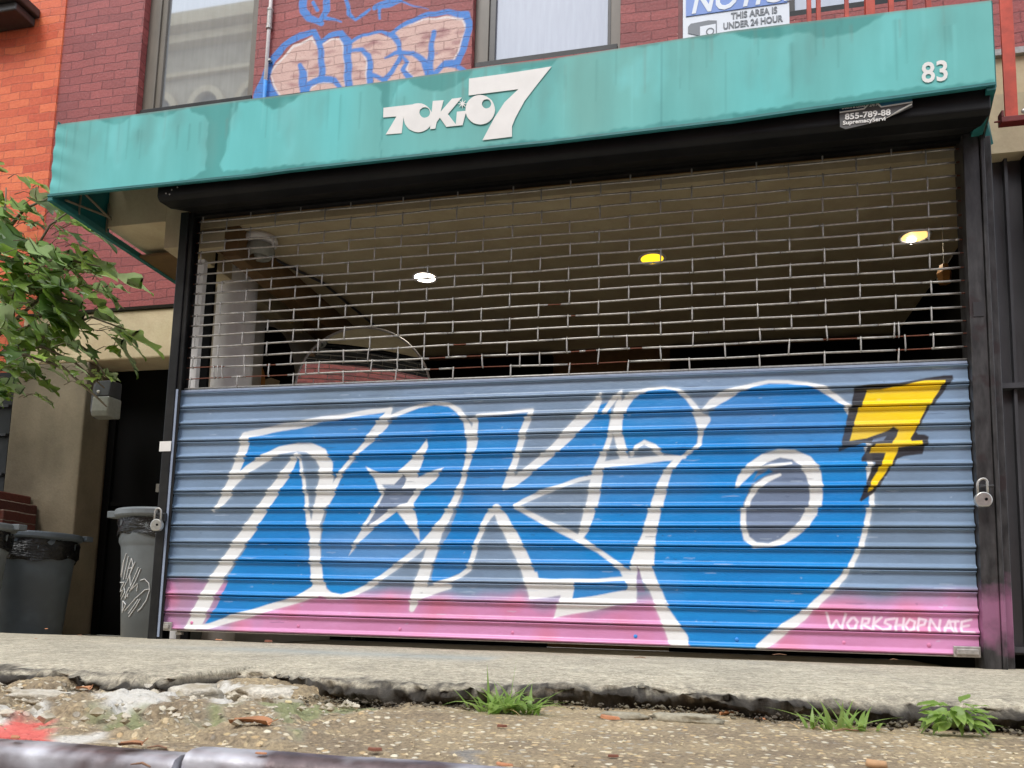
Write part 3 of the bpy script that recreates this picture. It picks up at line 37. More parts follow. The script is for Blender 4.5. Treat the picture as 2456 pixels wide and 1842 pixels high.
TWIGS=[[[-2.407,0.5,1.048],[-2.044,0.5,1.465],[-1.695,0.5,1.69],[-1.472,0.5,1.891],[-1.129,0.5,2.054]],[[-2.044,0.5,1.465],[-1.712,0.5,1.824],[-1.575,0.5,2.248],[-1.42,0.5,2.508],[-1.219,0.5,2.626]],[[-1.695,0.5,1.69],[-1.393,0.5,1.727],[-1.141,0.5,1.61],[-0.92,0.5,1.446]],[[-1.695,0.5,1.69],[-1.341,0.5,1.803],[-1.053,0.5,1.891],[-0.811,0.5,1.799]],[[-1.575,0.5,2.248],[-1.303,0.5,2.281],[-1.026,0.5,2.206]],[[-2.059,0.5,1.573],[-1.809,0.5,2.101],[-1.76,0.5,2.483],[-1.782,0.5,2.792]],[[-1.712,0.5,1.824],[-1.457,0.5,2.023],[-1.383,0.5,2.179]],[[-1.25,0.5,1.798],[-1.028,0.5,1.656],[-0.912,0.5,1.51]],[[-1.695,0.5,1.69],[-1.509,0.5,1.68],[-1.227,0.5,1.588],[-0.941,0.5,1.371],[-0.894,0.5,1.331]],[[-1.76,0.5,2.483],[-1.621,0.5,2.637],[-1.41,0.5,2.699]]]
TAG=[[[-0.423,0.402],[-0.432,0.321]],[[-0.41,0.436],[-0.418,0.407],[-0.428,0.312]],[[-0.395,0.421],[-0.414,0.3]],[[-0.375,0.412],[-0.389,0.36],[-0.398,0.303]],[[-0.375,0.412],[-0.363,0.374],[-0.391,0.289]],[[-0.386,0.358],[-0.363,0.365]],[[-0.352,0.393],[-0.378,0.327],[-0.369,0.266],[-0.33,0.365]],[[-0.316,0.358],[-0.342,0.29],[-0.368,0.247],[-0.327,0.281]],[[-0.431,0.284],[-0.407,0.286],[-0.421,0.26],[-0.427,0.237],[-0.411,0.246],[-0.422,0.213],[-0.433,0.218]],[[-0.396,0.284],[-0.407,0.261],[-0.399,0.232],[-0.417,0.199]],[[-0.374,0.261],[-0.388,0.233],[-0.398,0.195],[-0.379,0.228],[-0.38,0.209]],[[-0.372,0.24],[-0.325,0.281],[-0.329,0.241]],[[-0.313,0.297],[-0.287,0.305],[-0.26,0.282],[-0.252,0.249],[-0.266,0.198],[-0.294,0.155],[-0.314,0.138]],[[-0.252,0.254],[-0.281,0.249],[-0.331,0.206],[-0.39,0.139]],[[-0.317,0.199],[-0.334,0.173],[-0.367,0.125]],[[-0.304,0.201],[-0.327,0.159],[-0.363,0.109]],[[-0.438,0.189],[-0.414,0.195],[-0.424,0.152],[-0.44,0.124],[-0.436,0.166]],[[-0.406,0.19],[-0.423,0.143],[-0.405,0.129],[-0.388,0.172],[-0.405,0.188]],[[-0.43,0.105],[-0.419,0.101],[-0.401,0.139]]]
LITTER=[[-0.646,-0.045,0.012,0.03,"o"],[-0.094,-0.443,0.012,0.04,"t"],[0.57,-0.426,0.012,0.035,"o"],[0.805,-0.447,0.012,0.042,"d"],[2.305,-0.576,0.012,0.04,"t"],[2.815,-0.109,0.012,0.06,"t"],[3.211,-0.179,0.012,0.035,"t"],[2.363,0.607,0.012,0.03,"o"],[-0.043,-0.724,0.012,0.014,"o"],[1.769,-1.525,-0.028,0.028,"p"],[1.664,-1.825,-0.028,0.028,"y"],[1.504,-1.665,-0.028,0.03,"y"],[1.649,-2.27,-0.028,0.034,"c"],[1.673,-2.241,-0.028,0.03,"t"],[1.742,-2.096,-0.028,0.075,"b"],[1.865,-2.264,-0.028,0.022,"o"],[2.003,-2.173,-0.028,0.024,"d"],[2.128,-1.857,-0.028,0.024,"d"],[2.313,-1.672,-0.028,0.055,"o"],[2.36,-2.09,-0.028,0.02,"d"],[2.561,-1.445,-0.028,0.04,"c"],[2.626,-1.502,-0.028,0.03,"o"],[2.939,-1.235,-0.028,0.09,"c"],[2.926,-1.469,-0.028,0.04,"y"],[2.748,-2.038,-0.028,0.034,"p"],[2.785,-2.119,-0.028,0.012,"k"],[2.774,-1.657,-0.028,0.06,"t"],[2.234,-2.285,-0.03,0.03,"o"],[1.444,-2.274,-0.028,0.03,"o"],[1.767,-2.397,-0.028,0.035,"t"],[1.182,-1.844,-0.028,0.045,"b"]]
RUST=[[1,1.292,1.335],[1,1.41,1.671],[1,1.945,2.21],[1,3.297,3.429],[1,0.005,0.257],[1,0.325,0.563],[2,1.286,1.364],[2,1.468,1.538],[2,1.954,1.991],[2,2.019,2.066],[2,2.217,2.268],[2,-0.0,0.217],[2,0.447,0.496],[2,3.018,3.149],[2,3.298,3.423],[3,1.402,1.462],[5,1.951,1.97],[6,1.844,1.902]]
# ---------------------------------------------------------------- helpers
rnd = random.Random(7)
COL = scene.collection
def L(r, g, b):
    f = lambda c: (c/255/12.92) if c/255 <= .04045 else ((c/255+.055)/1.055)**2.4
    return (f(r), f(g), f(b), 1.0)
def tag(o, label=None, cat=None, group=None, kind=None):
    if label: o['label'] = label
    if cat: o['category'] = cat
    if group: o['group'] = group
    if kind: o['kind'] = kind
    return o
def thing(name, loc, label, cat, group=None):
    o = bpy.data.objects.new(name, None); COL.objects.link(o); o.location = loc
    o.empty_display_size = .1
    return tag(o, label, cat, group)
def obj(name, geo, m, parent=None, smooth=False, bevel=0):
    v, f = geo[0], geo[1]
    me = bpy.data.meshes.new(name); me.from_pydata([tuple(p) for p in v], [], f)
    mi = geo[2] if len(geo) > 2 else None
    for x in (m if isinstance(m, (list, tuple)) else [m]): me.materials.append(x)
    if mi: me.polygons.foreach_set('material_index', mi)
    me.update()
    if smooth: me.polygons.foreach_set('use_smooth', [True]*len(me.polygons))
    o = bpy.data.objects.new(name, me); COL.objects.link(o)
    if parent:
        wp = mathutils.Vector((0,0,0)); q = parent
        while q: wp += q.location; q = q.parent
        o.parent = parent; o.location = -wp          # geometry written in world metres
    if bevel:
        b = o.modifiers.new('b', 'BEVEL'); b.width = bevel; b.segments = 2; b.limit_method = 'ANGLE'; b.angle_limit = .7
    return o
class G:
    """collects shapes into one mesh"""
    def __init__(s): s.v = []; s.f = []; s.m = []
    def add(s, v, f, m=0):
        n = len(s.v); s.v += [tuple(p) for p in v]; s.f += [tuple(i+n for i in q) for q in f]; s.m += [m]*len(f); return s
    def box(s, a, b, m=0):
        (x0,y0,z0),(x1,y1,z1) = a, b
        return s.add([(x0,y0,z0),(x1,y0,z0),(x1,y1,z0),(x0,y1,z0),(x0,y0,z1),(x1,y0,z1),(x1,y1,z1),(x0,y1,z1)],
            [(0,3,2,1),(4,5,6,7),(0,1,5,4),(1,2,6,5),(2,3,7,6),(3,0,4,7)], m)
    def tube(s, pts, r, n=8, m=0, cap=True, flat=1.0):
        P = [mathutils.Vector(p) for p in pts]; rr = r if isinstance(r, (list, tuple)) else [r]*len(P)
        v = []; up = None
        for i, p in enumerate(P):
            t = (P[min(i+1, len(P)-1)]-P[max(i-1, 0)]).normalized()
            if up is None: up = mathutils.Vector((0,0,1)) if abs(t.z) < .9 else mathutils.Vector((0,1,0))
            a = t.cross(up).normalized(); b = a.cross(t).normalized(); up = b
            for k in range(n):
                c, d = math.cos(2*PI*k/n), math.sin(2*PI*k/n); v.append(p+a*c*rr[i]+b*d*rr[i]*flat)
        f = [(i*n+k, i*n+(k+1) % n, (i+1)*n+(k+1) % n, (i+1)*n+k) for i in range(len(P)-1) for k in range(n)]
        if cap: f += [tuple(reversed(range(n))), tuple((len(P)-1)*n+k for k in range(n))]
        return s.add(v, f, m)
    def lathe(s, prof, c, n=32, m=0, wob=0):
        v = []
        for r, z in prof:
            for k in range(n):
                a = 2*PI*k/n; q = r*(1+wob*math.sin(3*a+z*9)); v.append((c[0]+q*math.cos(a), c[1]+q*math.sin(a), c[2]+z))
        f = [(i*n+k, i*n+(k+1) % n, (i+1)*n+(k+1) % n, (i+1)*n+k) for i in range(len(prof)-1) for k in range(n)]
        return s.add(v, f, m)
    def prism(s, poly, axis, a, b, m=0):
        """polygon extruded along axis 'x' (poly in y,z) or 'y' (poly in x,z) or 'z'"""
        mk = {'x': lambda p, t: (t, p[0], p[1]), 'y': lambda p, t: (p[0], t, p[1]), 'z': lambda p, t: (p[0], p[1], t)}[axis]
        n = len(poly); v = [mk(p, a) for p in poly]+[mk(p, b) for p in poly]
        f = [tuple(range(n)), tuple(reversed(range(n, 2*n)))]+[(i, i+n, (i+1) % n+n, (i+1) % n) for i in range(n)]
        return s.add(v, f, m)
    def ball(s, c, r, n=12, h=8, m=0, sc=(1,1,1)):
        v = []
        for i in range(h+1):
            for k in range(n):
                t = PI*i/h; a = 2*PI*k/n
                v.append((c[0]+r*sc[0]*math.sin(t)*math.cos(a), c[1]+r*sc[1]*math.sin(t)*math.sin(a), c[2]+r*sc[2]*math.cos(t)))
        return s.add(v, [(i*n+k, (i+1)*n+k, (i+1)*n+(k+1) % n, i*n+(k+1) % n) for i in range(h) for k in range(n)], m)
    @property
    def geo(s): return (s.v, s.f, s.m)
# ---- materials
def nt(name):
    m = bpy.data.materials.new(name); m.use_nodes = True; t = m.node_tree
    return m, t, t.nodes['Principled BSDF']
def lk(t, a, b): t.links.new(a, b)
def noise(t, scale, det=4, vec=None, rough=.55):
    n = t.nodes.new('ShaderNodeTexNoise'); n.inputs['Scale'].default_value = scale; n.inputs['Detail'].default_value = det
    n.inputs['Roughness'].default_value = rough
    if vec: lk(t, vec, n.inputs['Vector'])
    return n
def ramp(t, src, stops):
    r = t.nodes.new('ShaderNodeValToRGB'); e = r.color_ramp.elements
    e[0].position, e[0].color = stops[0]; e[1].position, e[1].color = stops[-1]
    for p, c in stops[1:-1]: q = e.new(p); q.color = c
    lk(t, src, r.inputs['Fac']); return r
def mixc(t, fac, a, b, mode='MIX'):
    n = t.nodes.new('ShaderNodeMix'); n.data_type = 'RGBA'; n.blend_type = mode
    for s, v in ((0, fac), (6, a), (7, b)):
        if hasattr(v, 'is_linked') or hasattr(v, 'links'): lk(t, v, n.inputs[s])
        else: n.inputs[s].default_value = v
    return n.outputs[2]
def bump(t, h, bs, st=.3, d=.01, prev=None):
    n = t.nodes.new('ShaderNodeBump'); n.inputs['Strength'].default_value = st; n.inputs['Distance'].default_value = d
    lk(t, h, n.inputs['Height'])
    if prev: lk(t, prev, n.inputs['Normal'])
    if bs: lk(t, n.outputs[0], bs.inputs['Normal'])
    return n.outputs[0]
def gvec(t, sc=(1,1,1)):
    g = t.nodes.new('ShaderNodeNewGeometry'); m = t.nodes.new('ShaderNodeMapping'); m.inputs['Scale'].default_value = sc
    lk(t, g.outputs['Position'], m.inputs['Vector']); return m.outputs[0]
g_ = lambda v: (v, v, v, 1)
def plain(name, col, rough=.5, metal=0, var=.15, scale=20, bmp=.15, bd=.004, sc=(1,1,1), spec=.5, dirt=None):
    m, t, b = nt(name); v = gvec(t, sc)
    n = noise(t, scale, 5, v); n2 = noise(t, scale*.17, 3, v)
    lo = tuple(c*(1-var) for c in col[:3])+(1,); hi = tuple(min(1, c*(1+var)) for c in col[:3])+(1,)
    c = ramp(t, n.outputs[0], [(.3, lo), (.7, hi)]).outputs[0]
    if dirt: c = mixc(t, ramp(t, n2.outputs[0], [(.45, g_(0)), (.65, g_(1))]).outputs[0], c, dirt)
    lk(t, c, b.inputs['Base Color']); b.inputs['Roughness'].default_value = rough; b.inputs['Metallic'].default_value = metal
    b.inputs['Specular IOR Level'].default_value = spec
    if bmp: bump(t, n.outputs[0], b, bmp, bd)
    return m
def emit(name, col, s):
    m, t, b = nt(name); b.inputs['Base Color'].default_value = col; b.inputs['Emission Color'].default_value = col
    b.inputs['Emission Strength'].default_value = s; return m
# ---- paint layers rasterised to a per-vertex paint colour
def sdf_poly(P, poly):
    A = np.array(poly); Bq = np.roll(A, -1, 0); d = np.full(len(P), 1e9); ins = np.zeros(len(P), bool)
    for a, b in zip(A, Bq):
        ab = b-a; t = np.clip(((P-a)@ab)/max(ab@ab, 1e-12), 0, 1); q = P-(a+t[:,None]*ab)
        d = np.minimum(d, (q*q).sum(1))
        c = (a[1] > P[:,1]) != (b[1] > P[:,1])
        if abs(b[1]-a[1]) > 1e-12: ins ^= c & (P[:,0] < (b[0]-a[0])*(P[:,1]-a[1])/(b[1]-a[1])+a[0])
    d = np.sqrt(d); return np.where(ins, -d, d)
def paint(P, col, layers, pal):
    for kind, cn, pts in layers:
        c, fe, op = pal[cn]; Q = np.array(pts, float); w = (Q[:,2].max()/2 if kind == 's' else 0)+fe
        lo = Q[:,:2].min(0)-w; hi = Q[:,:2].max(0)+w
        idx = np.where(((P >= lo) & (P <= hi)).all(1))[0]
        if not len(idx): continue
        S = P[idx]
        if kind == 'f': d = sdf_poly(S, Q[:,:2])
        else:
            d = np.full(len(S), 1e9)
            for a, b in zip(Q[:-1], Q[1:]):
                ab = b[:2]-a[:2]; t = np.clip(((S-a[:2])@ab)/max(ab@ab, 1e-12), 0, 1)
                q = S-(a[:2]+t[:,None]*ab); d = np.minimum(d, np.sqrt((q*q).sum(1))-(a[2]+t*(b[2]-a[2]))/2)
        al = np.clip(.5-d/fe, 0, 1)*op; al = al[:,None]
        col[idx,:3] = col[idx,:3]*(1-al)+np.array(c[:3])*al; col[idx,3] = np.maximum(col[idx,3], al[:,0])
    return col
def vcol(o, col, name='paint'):
    a = o.data.color_attributes.new(name, 'FLOAT_COLOR', 'POINT'); a.data.foreach_set('color', np.ascontiguousarray(col, dtype=np.float32).ravel())
def grid(xs, rows):
    """xs along X; rows = list of (y, z) -> geometry"""
    nx = len(xs); v = [(x, y, z) for (y, z) in rows for x in xs]
    f = [(j*nx+i, j*nx+i+1, (j+1)*nx+i+1, (j+1)*nx+i) for j in range(len(rows)-1) for i in range(nx-1)]
    return v, f
def text(name, s, size, loc, m, parent, bold=0., shear=0., sx=1., align='LEFT', dz=.001):
    cu = bpy.data.curves.new(name, 'FONT'); cu.body = s; cu.size = size; cu.offset = bold; cu.shear = shear; cu.align_x = align; cu.extrude = dz; cu.resolution_u = 3
    o = bpy.data.objects.new(name, cu); me = bpy.data.meshes.new_from_object(o); bpy.data.objects.remove(o)
    v = [(loc[0]+p.co.x*sx, loc[1]-p.co.z, loc[2]+p.co.y) for p in me.vertices]; f = [tuple(p.vertices) for p in me.polygons]
    return obj(name, (v, f), m, parent)
def flat_poly(name, loops, y, m, parent, th=.002):
    """filled polygon with holes in the X-Z plane facing -Y, given a thickness"""
    bm = bmesh.new(); ed = []
    for lp in loops:
        vs = [bm.verts.new((p[0], y, p[1])) for p in lp]; ed += [bm.edges.new((vs[i], vs[(i+1) % len(vs)])) for i in range(len(vs))]
    bmesh.ops.triangle_fill(bm, edges=ed, use_beauty=True)
    r = bmesh.ops.extrude_face_region(bm, geom=bm.faces[:])
    for v in r['geom']:
        if isinstance(v, bmesh.types.BMVert): v.co.y += th
    bmesh.ops.recalc_face_normals(bm, faces=bm.faces[:])
    me = bpy.data.meshes.new(name); bm.to_mesh(me); bm.free()
    return obj(name, ([v.co[:] for v in me.vertices], [tuple(p.vertices) for p in me.polygons]), m, parent)
# ---------------------------------------------------------------- materials
def brick_mat(name, c1, c2, mortar, bw=.205, rh=.0695, painted=True, strength=.9, attr=False, chip=None):
    m, t, b = nt(name); g = t.nodes.new('ShaderNodeNewGeometry'); s = t.nodes.new('ShaderNodeSeparateXYZ'); lk(t, g.outputs['Position'], s.inputs[0])
    cb = t.nodes.new('ShaderNodeCombineXYZ'); lk(t, s.outputs[0], cb.inputs[0]); lk(t, s.outputs[2], cb.inputs[1])
    nz = noise(t, 3.2, 3, g.outputs['Position']); sc = t.nodes.new('ShaderNodeVectorMath'); sc.operation = 'SCALE'; sc.inputs['Scale'].default_value = .05
    lk(t, nz.outputs['Color'], sc.inputs[0]); nb = noise(t, 26, 3, g.outputs['Position']); sc2 = t.nodes.new('ShaderNodeVectorMath'); sc2.operation = 'SCALE'; sc2.inputs['Scale'].default_value = .014
    lk(t, nb.outputs['Color'], sc2.inputs[0])
    ad = t.nodes.new('ShaderNodeVectorMath'); lk(t, cb.outputs[0], ad.inputs[0]); lk(t, sc.outputs[0], ad.inputs[1])
    ad2 = t.nodes.new('ShaderNodeVectorMath'); lk(t, ad.outputs[0], ad2.inputs[0]); lk(t, sc2.outputs[0], ad2.inputs[1])
    br = t.nodes.new('ShaderNodeTexBrick'); lk(t, ad2.outputs[0], br.inputs['Vector']); br.inputs['Scale'].default_value = 1
    br.inputs['Brick Width'].default_value = bw; br.inputs['Row Height'].default_value = rh; br.inputs['Mortar Size'].default_value = .0042
    br.inputs['Mortar Smooth'].default_value = .35; br.inputs['Color1'].default_value = c1; br.inputs['Color2'].default_value = c2; br.inputs['Mortar'].default_value = mortar
    n1 = noise(t, 60, 5, g.outputs['Position']); n2 = noise(t, 1.6, 4, g.outputs['Position'])
    c = mixc(t, .55, br.outputs['Color'], ramp(t, n1.outputs[0], [(.3, g_(.35)), (.7, g_(.66))]).outputs[0], 'OVERLAY')
    c = mixc(t, .5, c, ramp(t, n2.outputs[0], [(.3, g_(.38)), (.7, g_(.62))]).outputs[0], 'OVERLAY')
    if chip:
        n3 = noise(t, 34, 4, g.outputs['Position'], .7); c = mixc(t, ramp(t, n3.outputs[0], [(.69, g_(0)), (.715, g_(1))]).outputs[0], c, chip)
    if attr:
        at = t.nodes.new('ShaderNodeAttribute'); at.attribute_name = 'paint'
        k = t.nodes.new('ShaderNodeMath'); k.operation = 'MULTIPLY'; n4 = noise(t, 90, 3, g.outputs['Position'])
        mr = ramp(t, n4.outputs[0], [(.25, g_(.55)), (.45, g_(1))]); lk(t, at.outputs['Alpha'], k.inputs[0]); lk(t, mr.outputs[0], k.inputs[1])
        mm = t.nodes.new('ShaderNodeMath'); mm.operation = 'SUBTRACT'; mm.inputs[0].default_value = 1; lk(t, br.outputs['Fac'], mm.inputs[1])
        mp = t.nodes.new('ShaderNodeMapRange'); mp.inputs[3].default_value = .78; mp.inputs[4].default_value = 1; lk(t, mm.outputs[0], mp.inputs[0])
        k2 = t.nodes.new('ShaderNodeMath'); k2.operation = 'MULTIPLY'; lk(t, k.outputs[0], k2.inputs[0]); lk(t, mp.outputs[0], k2.inputs[1])
        c = mixc(t, k2.outputs[0], c, at.outputs['Color'])
    lk(t, c, b.inputs['Base Color']); b.inputs['Roughness'].default_value = .62
    iv = t.nodes.new('ShaderNodeMath'); iv.operation = 'SUBTRACT'; iv.inputs[0].default_value = 1; lk(t, br.outputs['Fac'], iv.inputs[1])
    p = bump(t, iv.outputs[0], None, strength, .009); n5 = noise(t, 45, 6, g.outputs['Position'], .65); bump(t, n5.outputs[0], b, .5, .009, p)
    return m
M = {}
M['maroon'] = brick_mat('maroon_painted_brick', L(162,80,76), L(140,66,64), L(128,60,58), strength=.85, attr=True, chip=L(196,150,136))
M['red_paint_brick'] = M['maroon']
M['orange'] = brick_mat('orange_brick', L(236,118,70), L(204,82,46), L(200,96,62), bw=.2, chip=L(225,150,110), strength=.7)
M['dark_brick'] = brick_mat('dark_red_brick', L(96,42,30), L(74,34,26), L(120,105,90), strength=.8)
M['opp_brick'] = brick_mat('street_brick', L(150,66,48), L(112,46,36), L(150,136,120), bw=.6, rh=.2, strength=.4)
def stucco(name, col, dark, bm=.35):
    m, t, b = nt(name); v = gvec(t); n = noise(t, 2.2, 5, v); n2 = noise(t, 55, 6, v, .65); n3 = noise(t, 7, 5, gvec(t, (1,1,.35)))
    c = ramp(t, n.outputs[0], [(.32, dark), (.62, col)]).outputs[0]
    c = mixc(t, .35, c, ramp(t, n3.outputs[0], [(.35, g_(.36)), (.65, g_(.6))]).outputs[0], 'OVERLAY')
    c = mixc(t, .3, c, ramp(t, n2.outputs[0], [(.3, g_(.4)), (.7, g_(.6))]).outputs[0], 'OVERLAY')
    lk(t, c, b.inputs['Base Color']); b.inputs['Roughness'].default_value = .85; p = bump(t, n2.outputs[0], None, bm, .006); bump(t, n.outputs[0], b, .5, .03, p); return m
M['pier_stucco'] = stucco('shaded_grimy_stucco', L(138,126,104), L(112,102,82), .45)  # some grime, plus tree and awning shade put into a darker stucco colour
M['stucco'] = stucco('beige_stucco', L(222,204,168), L(204,184,146))
M['stucco_in'] = stucco('beige_plaster', L(206,190,156), L(194,178,144), .12)
M['stone'] = stucco('brown_stone', L(190,176,150), L(168,154,128))
M['white_col'] = stucco('white_plaster', L(244,240,236), L(226,220,216), .12)
M['grey_wall'] = plain('grey_plaster', L(196,188,174), .8, 0, .06, 10, .1)
M['black'] = plain('black_metal_paint', L(20,20,21), .42, 0, .35, 30, .25, .003, dirt=L(38,37,36), spec=.35)
M['char'] = plain('charcoal_metal_paint', L(42,42,44), .42, 0, .3, 22, .3, .003, sc=(1,1,.25), dirt=L(62,60,60))
M['hood'] = plain('hood_black_paint', L(17,17,17), .55, 0, .3, 26, .2, .002, dirt=L(26,25,24), spec=.25)
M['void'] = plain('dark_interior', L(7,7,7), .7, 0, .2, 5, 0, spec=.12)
M['brownwall'] = plain('brown_wall', L(112,84,50), .7)
M['galv'] = plain('galvanised_steel', L(176,172,166), .42, .55, .2, 60, .25, .001)
M['rust'] = plain('rusty_steel', L(122,72,54), .8, .1, .3, 90, .4, .001)
M['redmetal'] = plain('red_painted_iron', L(196,76,54), .5, 0, .2, 25, .3, .002, dirt=L(160,56,42))
M['darkred'] = plain('dark_red_iron', L(110,34,30), .5, 0, .25, 25, .3, .002)
M['frame'] = plain('bronze_window_frame', L(112,104,92), .45, 0, .15, 14, .1, .002, sc=(1,1,.3))
M['frame_dk'] = plain('dark_sash', L(58,54,52), .4, 0, .2, 20, .1, .002)
M['whitepipe'] = plain('white_conduit', L(216,208,204), .5, 0, .08, 30, .1, .002)
M['bluepaint'] = plain('blue_spray', L(60,140,215), .5)
M['canvas'] = None
M['letter'] = plain('white_vinyl', L(236,232,226), .5, 0, .05, 12, .05, .001)
M['teal_dk'] = plain('teal_canvas_back', L(20,104,104), .6, 0, .2, 9, .1, .002)
M['teal_bar'] = plain('teal_bar', L(42,112,110), .45, 0, .2, 20, .1, .002)
M['alu'] = plain('awning_tube', L(150,140,120), .4, .5)
M['can'] = plain('grey_bin_plastic', L(112,118,120), .5, 0, .1, 14, .12, .003, dirt=L(98,104,106))
M['can_dk'] = plain('dark_bin_plastic', L(92,102,110), .5, 0, .15, 14, .12, .003, dirt=L(80,88,94))
M['bag'] = None
M['chalk'] = plain('white_marker', L(222,222,220), .7)
M['plastic'] = plain('lamp_housing', L(70,70,72), .45)
M['lens'] = plain('lamp_lens', L(150,150,140), .25, 0, .1, 40, .1, .002)
M['white'] = plain('white_sign', L(232,236,242), .4, 0, .03, 10, .02, .001)
M['sblue'] = plain('sign_blue', L(120,150,215), .4, 0, .03, 10, .02, .001)
M['sgrey'] = plain('sign_grey', L(120,124,130), .4, 0, .03, 10, .02, .001)
M['stk_grey'] = plain('sticker_grey', L(92,90,88), .4)
M['stk_navy'] = plain('sticker_navy', L(34,46,72), .4)
M['stk_blue'] = plain('sticker_blue', L(60,120,150), .4)
M['lock'] = plain('padlock_steel', L(190,188,182), .3, .7, .15, 50, .2, .001)
M['bulb_w'] = emit('lit_lamp_white', L(255,246,232), 9); M['bulb_y'] = emit('lit_lamp_amber', L(250,205,40), 1.1); M['bulb_c'] = emit('lit_lamp_cream', L(250,205,120), .9)
# bag: glossy black film with stretched wrinkles
m, t, b = nt('black_bag_film'); v = gvec(t, (6,6,30)); n = noise(t, 1.4, 4, v, .6); lk(t, ramp(t, n.outputs[0], [(.4, L(16,16,17)), (.7, L(34,33,34))]).outputs[0], b.inputs['Base Color'])
b.inputs['Roughness'].default_value = .22; bump(t, n.outputs[0], b, .9, .03); M['bag'] = m
# painted canvas of the awning, shutter paint: paint colour from the mesh
def painted(name, rough, bumpsc, bst, coat=0, grain=.12, sc=(1,1,1), streak=None):
    m, t, b = nt(name); at = t.nodes.new('ShaderNodeAttribute'); at.attribute_name = 'paint'
    v = gvec(t, sc); n = noise(t, bumpsc, 6, v, .6); n2 = noise(t, 3.5, 4, gvec(t, (1,1,1)))
    c = mixc(t, grain*1.6, at.outputs['Color'], ramp(t, n.outputs[0], [(.3, g_(.4)), (.7, g_(.6))]).outputs[0], 'OVERLAY')
    c = mixc(t, grain*2.4, c, ramp(t, n2.outputs[0], [(.3, g_(.4)), (.7, g_(.6))]).outputs[0], 'OVERLAY')
    if streak:
        n3 = noise(t, 1, 5, gvec(t, streak)); c = mixc(t, .4, c, ramp(t, n3.outputs[0], [(.34, g_(.38)), (.66, g_(.6))]).outputs[0], 'OVERLAY')
    lk(t, c, b.inputs['Base Color']); b.inputs['Roughness'].default_value = rough; b.inputs['Coat Weight'].default_value = coat; b.inputs['Coat Roughness'].default_value = .3
    bump(t, n.outputs[0], b, bst, .003); return m
M['shutpaint'] = painted('sprayed_shutter_paint', .38, 34, .5, .25, .1, (1,1,1.6), (1.2,1,9))
M['canvas'] = painted('faded_teal_canvas', .75, 9, .25, 0, .07, (1,1,.4), (5,5,.9))
def glass(name, tint, diff, rough, spc=(.86,.88,.9,1)):
    m, t, b = nt(name); b.inputs['Base Color'].default_value = tint; b.inputs['Roughness'].default_value = rough; b.inputs['Metallic'].default_value = 0
    gl = t.nodes.new('ShaderNodeBsdfGlossy'); gl.inputs['Roughness'].default_value = rough; gl.inputs['Color'].default_value = spc
    mx = t.nodes.new('ShaderNodeMixShader'); out = t.nodes['Material Output']; lk(t, b.outputs[0], mx.inputs[1]); lk(t, gl.outputs[0], mx.inputs[2]); lk(t, mx.outputs[0], out.inputs[0])
    mx.inputs[0].default_value = diff; n = noise(t, 30, 4, gvec(t, (1,1,.12))); lk(t, ramp(t, n.outputs[0], [(.2, tuple(c*.8 for c in tint[:3])+(1,)), (.8, tint)]).outputs[0], b.inputs['Base Color']); return m
M['pane'] = glass('reflecting_window_glass', L(188,190,190), .5, .02, (.5,.53,.56,1))
M['pane_w'] = glass('sky_tinted_glass', L(190,192,200), .35, .05, (.5,.52,.56,1))  # pale diffuse tint in the pane stands in for reflected sky
M['mirror'] = glass('round_mirror_glass', L(40,40,40), .93, .0)
# ---------------------------------------------------------------- ground and street (setting)
def ground_mat():
    m, t, b = nt('worn_concrete'); at = t.nodes.new('ShaderNodeAttribute'); at.attribute_name = 'paint'
    v = gvec(t); n = noise(t, 4, 5, v); n2 = noise(t, 140, 5, v, .75); n3 = noise(t, 38, 5, v, .65); n7 = noise(t, 52, 3, v, .6)
    c = ramp(t, n3.outputs[0], [(.3, L(162,152,132)), (.55, L(188,178,155)), (.75, L(210,200,178))]).outputs[0]
    c = mixc(t, .6, c, ramp(t, n.outputs[0], [(.3, g_(.36)), (.7, g_(.62))]).outputs[0], 'OVERLAY')
    c = mixc(t, .9, c, ramp(t, n2.outputs[0], [(.32, g_(.2)), (.68, g_(.76))]).outputs[0], 'OVERLAY'); c = mixc(t, .5, c, ramp(t, n7.outputs[0], [(.34, g_(.27)), (.5, g_(.5)), (.66, g_(.74))]).outputs[0], 'OVERLAY')
    c = mixc(t, at.outputs['Alpha'], c, at.outputs['Color'])
    lk(t, c, b.inputs['Base Color']); b.inputs['Roughness'].default_value = .9; n4 = noise(t, 55, 6, v, .75); p = bump(t, n4.outputs[0], None, .35, .012); bump(t, n2.outputs[0], b, .6, .006, p); return m
